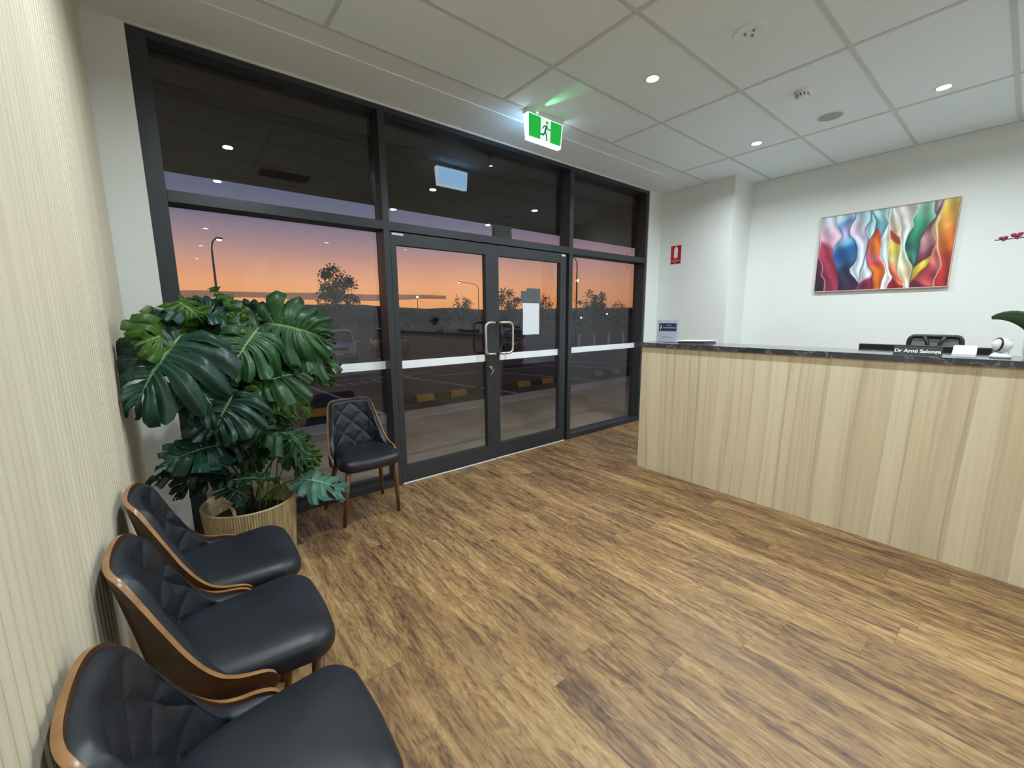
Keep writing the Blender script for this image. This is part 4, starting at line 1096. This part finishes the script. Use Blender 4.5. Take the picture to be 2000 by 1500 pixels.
# cars
carp = {}
tyre = plain('tyre', (18,18,18), .8); carglass = plain('car_glass', (20,24,28), .08)
headl = plain('headlamp', (210,216,220), .15)
def car(name, loc, rz, body_rgb, label, suv=True):
    t = empty(name, loc, rz); tag(t, label, 'car')
    bmt = plain('car_paint_%d' % int(body_rgb[0]), body_rgb, .3, .2, var=.01)
    hh = 1.68 if suv else 1.45; L2 = 2.25; P = []
    def sec(x, w, z0, z1, n=18, e=.28):
        ring = []
        for k in range(n):
            a = 2*PI*k/n; c, s_ = math.cos(a), math.sin(a)
            ring.append((x, w*math.copysign(abs(c)**e, c), (z0+z1)/2+(z1-z0)/2*math.copysign(abs(s_)**e, s_)))
        return ring+[ring[0]]
    for x, w, z0, z1 in [(L2,.55,.42,.72), (L2-.03,.78,.32,.88), (L2-.15,.90,.28,.97), (L2-.5,.925,.24,1.03), (L2-1.2,.93,.24,1.08), (0,.93,.24,1.06), (-L2+.5,.92,.26,1.06), (-L2+.1,.88,.3,1.04), (-L2,.7,.4,.95)]:
        P.append(sec(x, w, z0, z1))
    b = MB(); b.grid(P); b.add([P[0][k] for k in range(18)], [tuple(range(18))]); b.add([P[-1][k] for k in range(18)], [tuple(range(18))]); bd = b.build('body', bmt, t)
    Q = [(L2-1.15,.80,1.0,1.06), (L2-1.65,.74,1.0,hh-.10), (L2-2.0,.70,1.0,hh-.02), (-.6,.70,1.0,hh), (-L2+.7,.68,1.0,hh-.06), (-L2+.25,.72,1.0,1.1)]
    P = [sec(x, w, z0, z1, e=.4) for x, w, z0, z1 in Q]
    b = MB(); b.grid(P); b.build('windows', carglass, t)
    b = MB()
    P = []
    for x, w, z in [(L2-1.70,.70,hh-.07), (L2-2.0,.68,hh-.005), (-.6,.68,hh+.015), (-L2+.7,.66,hh-.04)]:
        P.append([(x, w*(j-4)/4, z-.05*abs((j-4)/4)**3) for j in range(9)])
    b.grid(P); rf = b.build('roof', bmt, t, fixn=False); so = rf.modifiers.new('t', 'SOLIDIFY'); so.thickness = .03
    for s_ in (-1, 1):
        b = MB(); b.tube([(L2-1.12, s_*.80, 1.05), (L2-1.70, s_*.71, hh-.06)], .03, 6); b.build('pillar', bmt, t)
        b = MB(); b.sphere((L2-.12, s_*.70, .80), .14, 12, 8, (.5,1.1,.5)); b.build('headlight', headl, t)
        b = MB(); b.sphere((L2-1.05, s_*1.0, 1.08), .10, 10, 8, (.5,1,.7)); b.build('mirror', bmt, t)
        for x in (L2-.85, -L2+.85):
            b = MB(); b.lathe([(.0001,-.11), (.31,-.11), (.34,-.08), (.34,.08), (.31,.11), (.0001,.11)], (x, s_*.82, .34), 22, axis='y'); wl = b.build('wheel', tyre, t)
            b = MB(); b.lathe([(.0001,.115*s_), (.20,.115*s_), (.21,.10*s_)], (x, s_*.82, .34), 18, axis='y'); b.build('hub', chrome, wl)
    b = MB(); b.box((L2-.06,-.52,.66), (L2+.012,.52,.80)); b.box((L2-.06,-.60,.40), (L2+.005,.60,.52)); gr = b.build('grille', black_pl, t, bevel=.01)
    b = MB(); b.box((L2,-.60,.335), (L2+.02,.60,.355)); b.box((L2,-.58,.60), (L2+.02,.58,.62)); b.build('trim_bar', chrome, gr)
    b = MB(); b.box((L2+.01,-.18,.42), (L2+.022,.18,.53)); b.build('number_plate', white_pl, t)
    b = MB(); b.sphere((L2+.015,0,.74), .045, 10, 6, (.3,1,1)); b.build('badge', chrome, t)
    return t
A_ = math.atan2(-23.1, -6.6)
car('suv_car', (7.35, 21.8, gz(21)), math.radians(-107), (196,198,202), 'silver suv facing the building, seen just right of the plant')
car('suv_car', (10.5, 22.3, gz(21)), math.radians(-104), (34,36,38), 'dark suv parked right of the silver suv', True)
car('hatchback_car', (1.4, 21.0, gz(21)), math.radians(-92), (40,42,46), 'dark car behind the plant leaves at the far left', False)
car('sedan_car', (20.2, 21.5, gz(21)), math.radians(-130), (120,122,126), 'grey sedan seen through the right glass door beside the handles', False)
# trees
bark = plain('bark', (44,38,32), .9); fol = plain('foliage_dark', (34,42,34), .9, var=.3, scale=2); fol2 = plain('foliage_grey_green', (46,54,48), .9, var=.3, scale=2)
def tree(loc, h, r, label, n=900, fm=None, squash=.8, cat='tree', trunk_r=.14, group=None, seed=1):
    rnd = random.Random(seed); t = empty('tree' if cat == 'tree' else 'shrub', loc); tag(t, label, cat, group)
    b = MB(); b.tube([(0,0,-.2), (0,0,h-r*squash*1.2), (.05*r,0,h-r*.5)], [trunk_r, trunk_r*.7, trunk_r*.2], 8)
    for k in range(7):
        a = 2*PI*k/7+rnd.random(); b.tube([(0,0,h-r*squash*1.5), (r*.4*math.cos(a), r*.4*math.sin(a), h-r*squash*.9), (r*.8*math.cos(a), r*.8*math.sin(a), h-r*squash*(.3+.7*rnd.random()))], [trunk_r*.5, trunk_r*.3, trunk_r*.08], 5)
    b.build('trunk', bark, t)
    b = MB(); cl = []
    for k in range(34):
        a = rnd.random()*2*PI; zz = rnd.uniform(-1, 1); q = math.sqrt(1-zz*zz); rr = rnd.uniform(.45, .95)
        cl.append((r*rr*q*math.cos(a), r*rr*q*math.sin(a), h-r*squash+r*squash*rr*zz, rnd.uniform(.18, .34)*r))
    for k in range(n):
        c = cl[k % len(cl)]; d = Vector((rnd.gauss(0,1), rnd.gauss(0,1), rnd.gauss(0,1))).normalized()*c[3]*rnd.uniform(.2, 1.15)
        p = Vector(c[:3])+d; s_ = r*rnd.uniform(.035, .075); u = Vector((rnd.gauss(0,1), rnd.gauss(0,1), rnd.gauss(0,1))).normalized(); w = u.cross(Vector((rnd.gauss(0,1), rnd.gauss(0,1), rnd.gauss(0,1)))).normalized()
        b.add([p+u*s_, p+w*s_*.6, p-u*s_, p-w*s_*.6], [(0,1,2,3)])
    b.build('foliage', fm or fol, t, fixn=False); return t
tree((18.6,60,-1), 9.5, 3.3, 'large round dark tree against the orange sky in the left pane', 2600, squash=1.0, trunk_r=.28, seed=2)
tree((50.3,60,-1), 7.7, 2.9, 'dark bushy tree seen at the left of the right glass door', 1500, fol2, seed=3)
tree((75.3,60,-1), 8.2, 3.7, 'broad grey green tree seen through the right window', 1700, fol2, seed=4)
tree((87.5,62,-1), 5.6, 3.4, 'low dark tree at the far right of the right window', 900, seed=5)
tree((61.0,62,-1), 7.0, 2.6, 'dark tree behind the white paper sheet on the door', 900, seed=6)
tree((38.5,58,-1), 5.9, 2.2, 'small dark tree beside the street lamp seen through the left door', 800, fol2, seed=7)
tree((2.5,60,-1), 5.4, 1.1, 'small pointed dark tree at the left edge of the left pane', 500, squash=1.5, seed=8)
tree((-.2,62,-1), 6.4, 1.2, 'small flat topped tree cut off by the left window frame', 500, seed=18)
ORD = ['first', 'second', 'third', 'fourth', 'fifth', 'sixth', 'seventh', 'last']
for k in range(8):
    x = 26+k*6.9+random.uniform(-.4,.4); hgt = random.uniform(2.8, 4.4)
    if x < 36: hgt *= .72
    tree((x, 66+random.uniform(-2,2), -1.2), hgt*.95+1.0, random.uniform(2.6,3.1), 'low dark shrub beyond the car park, %s from the left in the planting row' % ORD[k], 420, squash=.65, cat='shrub', trunk_r=.06, group='shrubs in the planting row beyond the car park', seed=30+k)
# hills
def hill(pts, y, name, lab, rgb, depth=60):
    b = MB(); P = []
    for x, h_ in pts: P.append([(x, y-depth*.6, -2), (x, y-depth*.25, h_*.62), (x, y, h_), (x, y+depth, -2)])
    b.grid(P, smooth=True); o = b.build(name, plain('hill_%d' % int(y), rgb, .95, var=.15, scale=.02)); o['kind'] = 'structure'
rh = random.Random(5)
hill([(x, 8.3+1.3*math.sin(x*.021+1)+.5*math.sin(x*.09)+rh.uniform(-.3,.3)) for x in range(-120, 640, 14)], 250, 'distant_hills', '', (40,50,52))
hill([(x, 13.2+1.5*math.sin(x*.011+2.2)+.6*math.sin(x*.05)+rh.uniform(-.2,.2)-(.012*max(0,x-60))) for x in range(-160, 240, 16)], 380, 'far_ridge', '', (56,54,60))
# street lamps
pole_m = plain('galvanised_pole', (92,90,92), .6, .3)
def street_lamp(loc, h, arm, label):
    t = empty('street_lamp', loc); tag(t, label, 'street lamp', 'street lamps beyond the car park')
    b = MB(); ax_, ay_ = arm; pts = [(0,0,0), (0,0,h*.55), (0,0,h-.9)]+[(ax_*(1-math.cos(a))*.55, ay_*(1-math.cos(a))*.55, h-.9+.8*math.sin(a)) for a in [PI/2*k/6 for k in range(1,7)]]+[(ax_, ay_, h)]
    b.tube(pts, [.085,.07,.055]+[.045]*6+[.035], 8); b.build('pole', pole_m, t)
    b = MB(); b.sphere((ax_*1.06, ay_*1.06, h-.02), .17, 12, 8, (1.3,1,.5)); hd = b.build('lamp_head', pole_m, t)
    b = MB(); b.sphere((ax_*1.06, ay_*1.06, h-.09), .13, 12, 8, (1.2,1,.6)); b.build('glowing_lens', sodium, hd)
street_lamp((2.42,30,-1), 7.45, (.42,0), 'curved street lamp glowing above the plant in the left pane')
street_lamp((39.9,55,-1), 7.95, (-3.5,0), 'street lamp with long arm seen through the left door')
street_lamp((30.95,25,-1), 8.2, (-2.2,0), 'tall curved street lamp at the left edge of the right window')
for k, (x, y, h_, lab) in enumerate([(64.0,55,9.4,'small lit far lamp beside the mullion left of the right window'), (28.8,55,5.3,'tiny lit far lamp low in the left door'), (47.6,75,4.6,'tiny far lamp above the pull handles'),
        (66.5,56,2.0,'low far light between trees in the right window'), (77.5,58,2.8,'low far light below the broad tree in the right window')]):
    t = empty('distant_lamp', (x, y, -1)); tag(t, lab, 'street lamp', None)
    b = MB(); b.tube([(0,0,0), (0,0,h_)], .05, 6); b.build('pole', pole_m, t)
    b = MB(); b.sphere((0,0,h_+.1), .16 if k else .3, 10, 6); b.build('lamp_head', far_lamp if k else sodium, t)
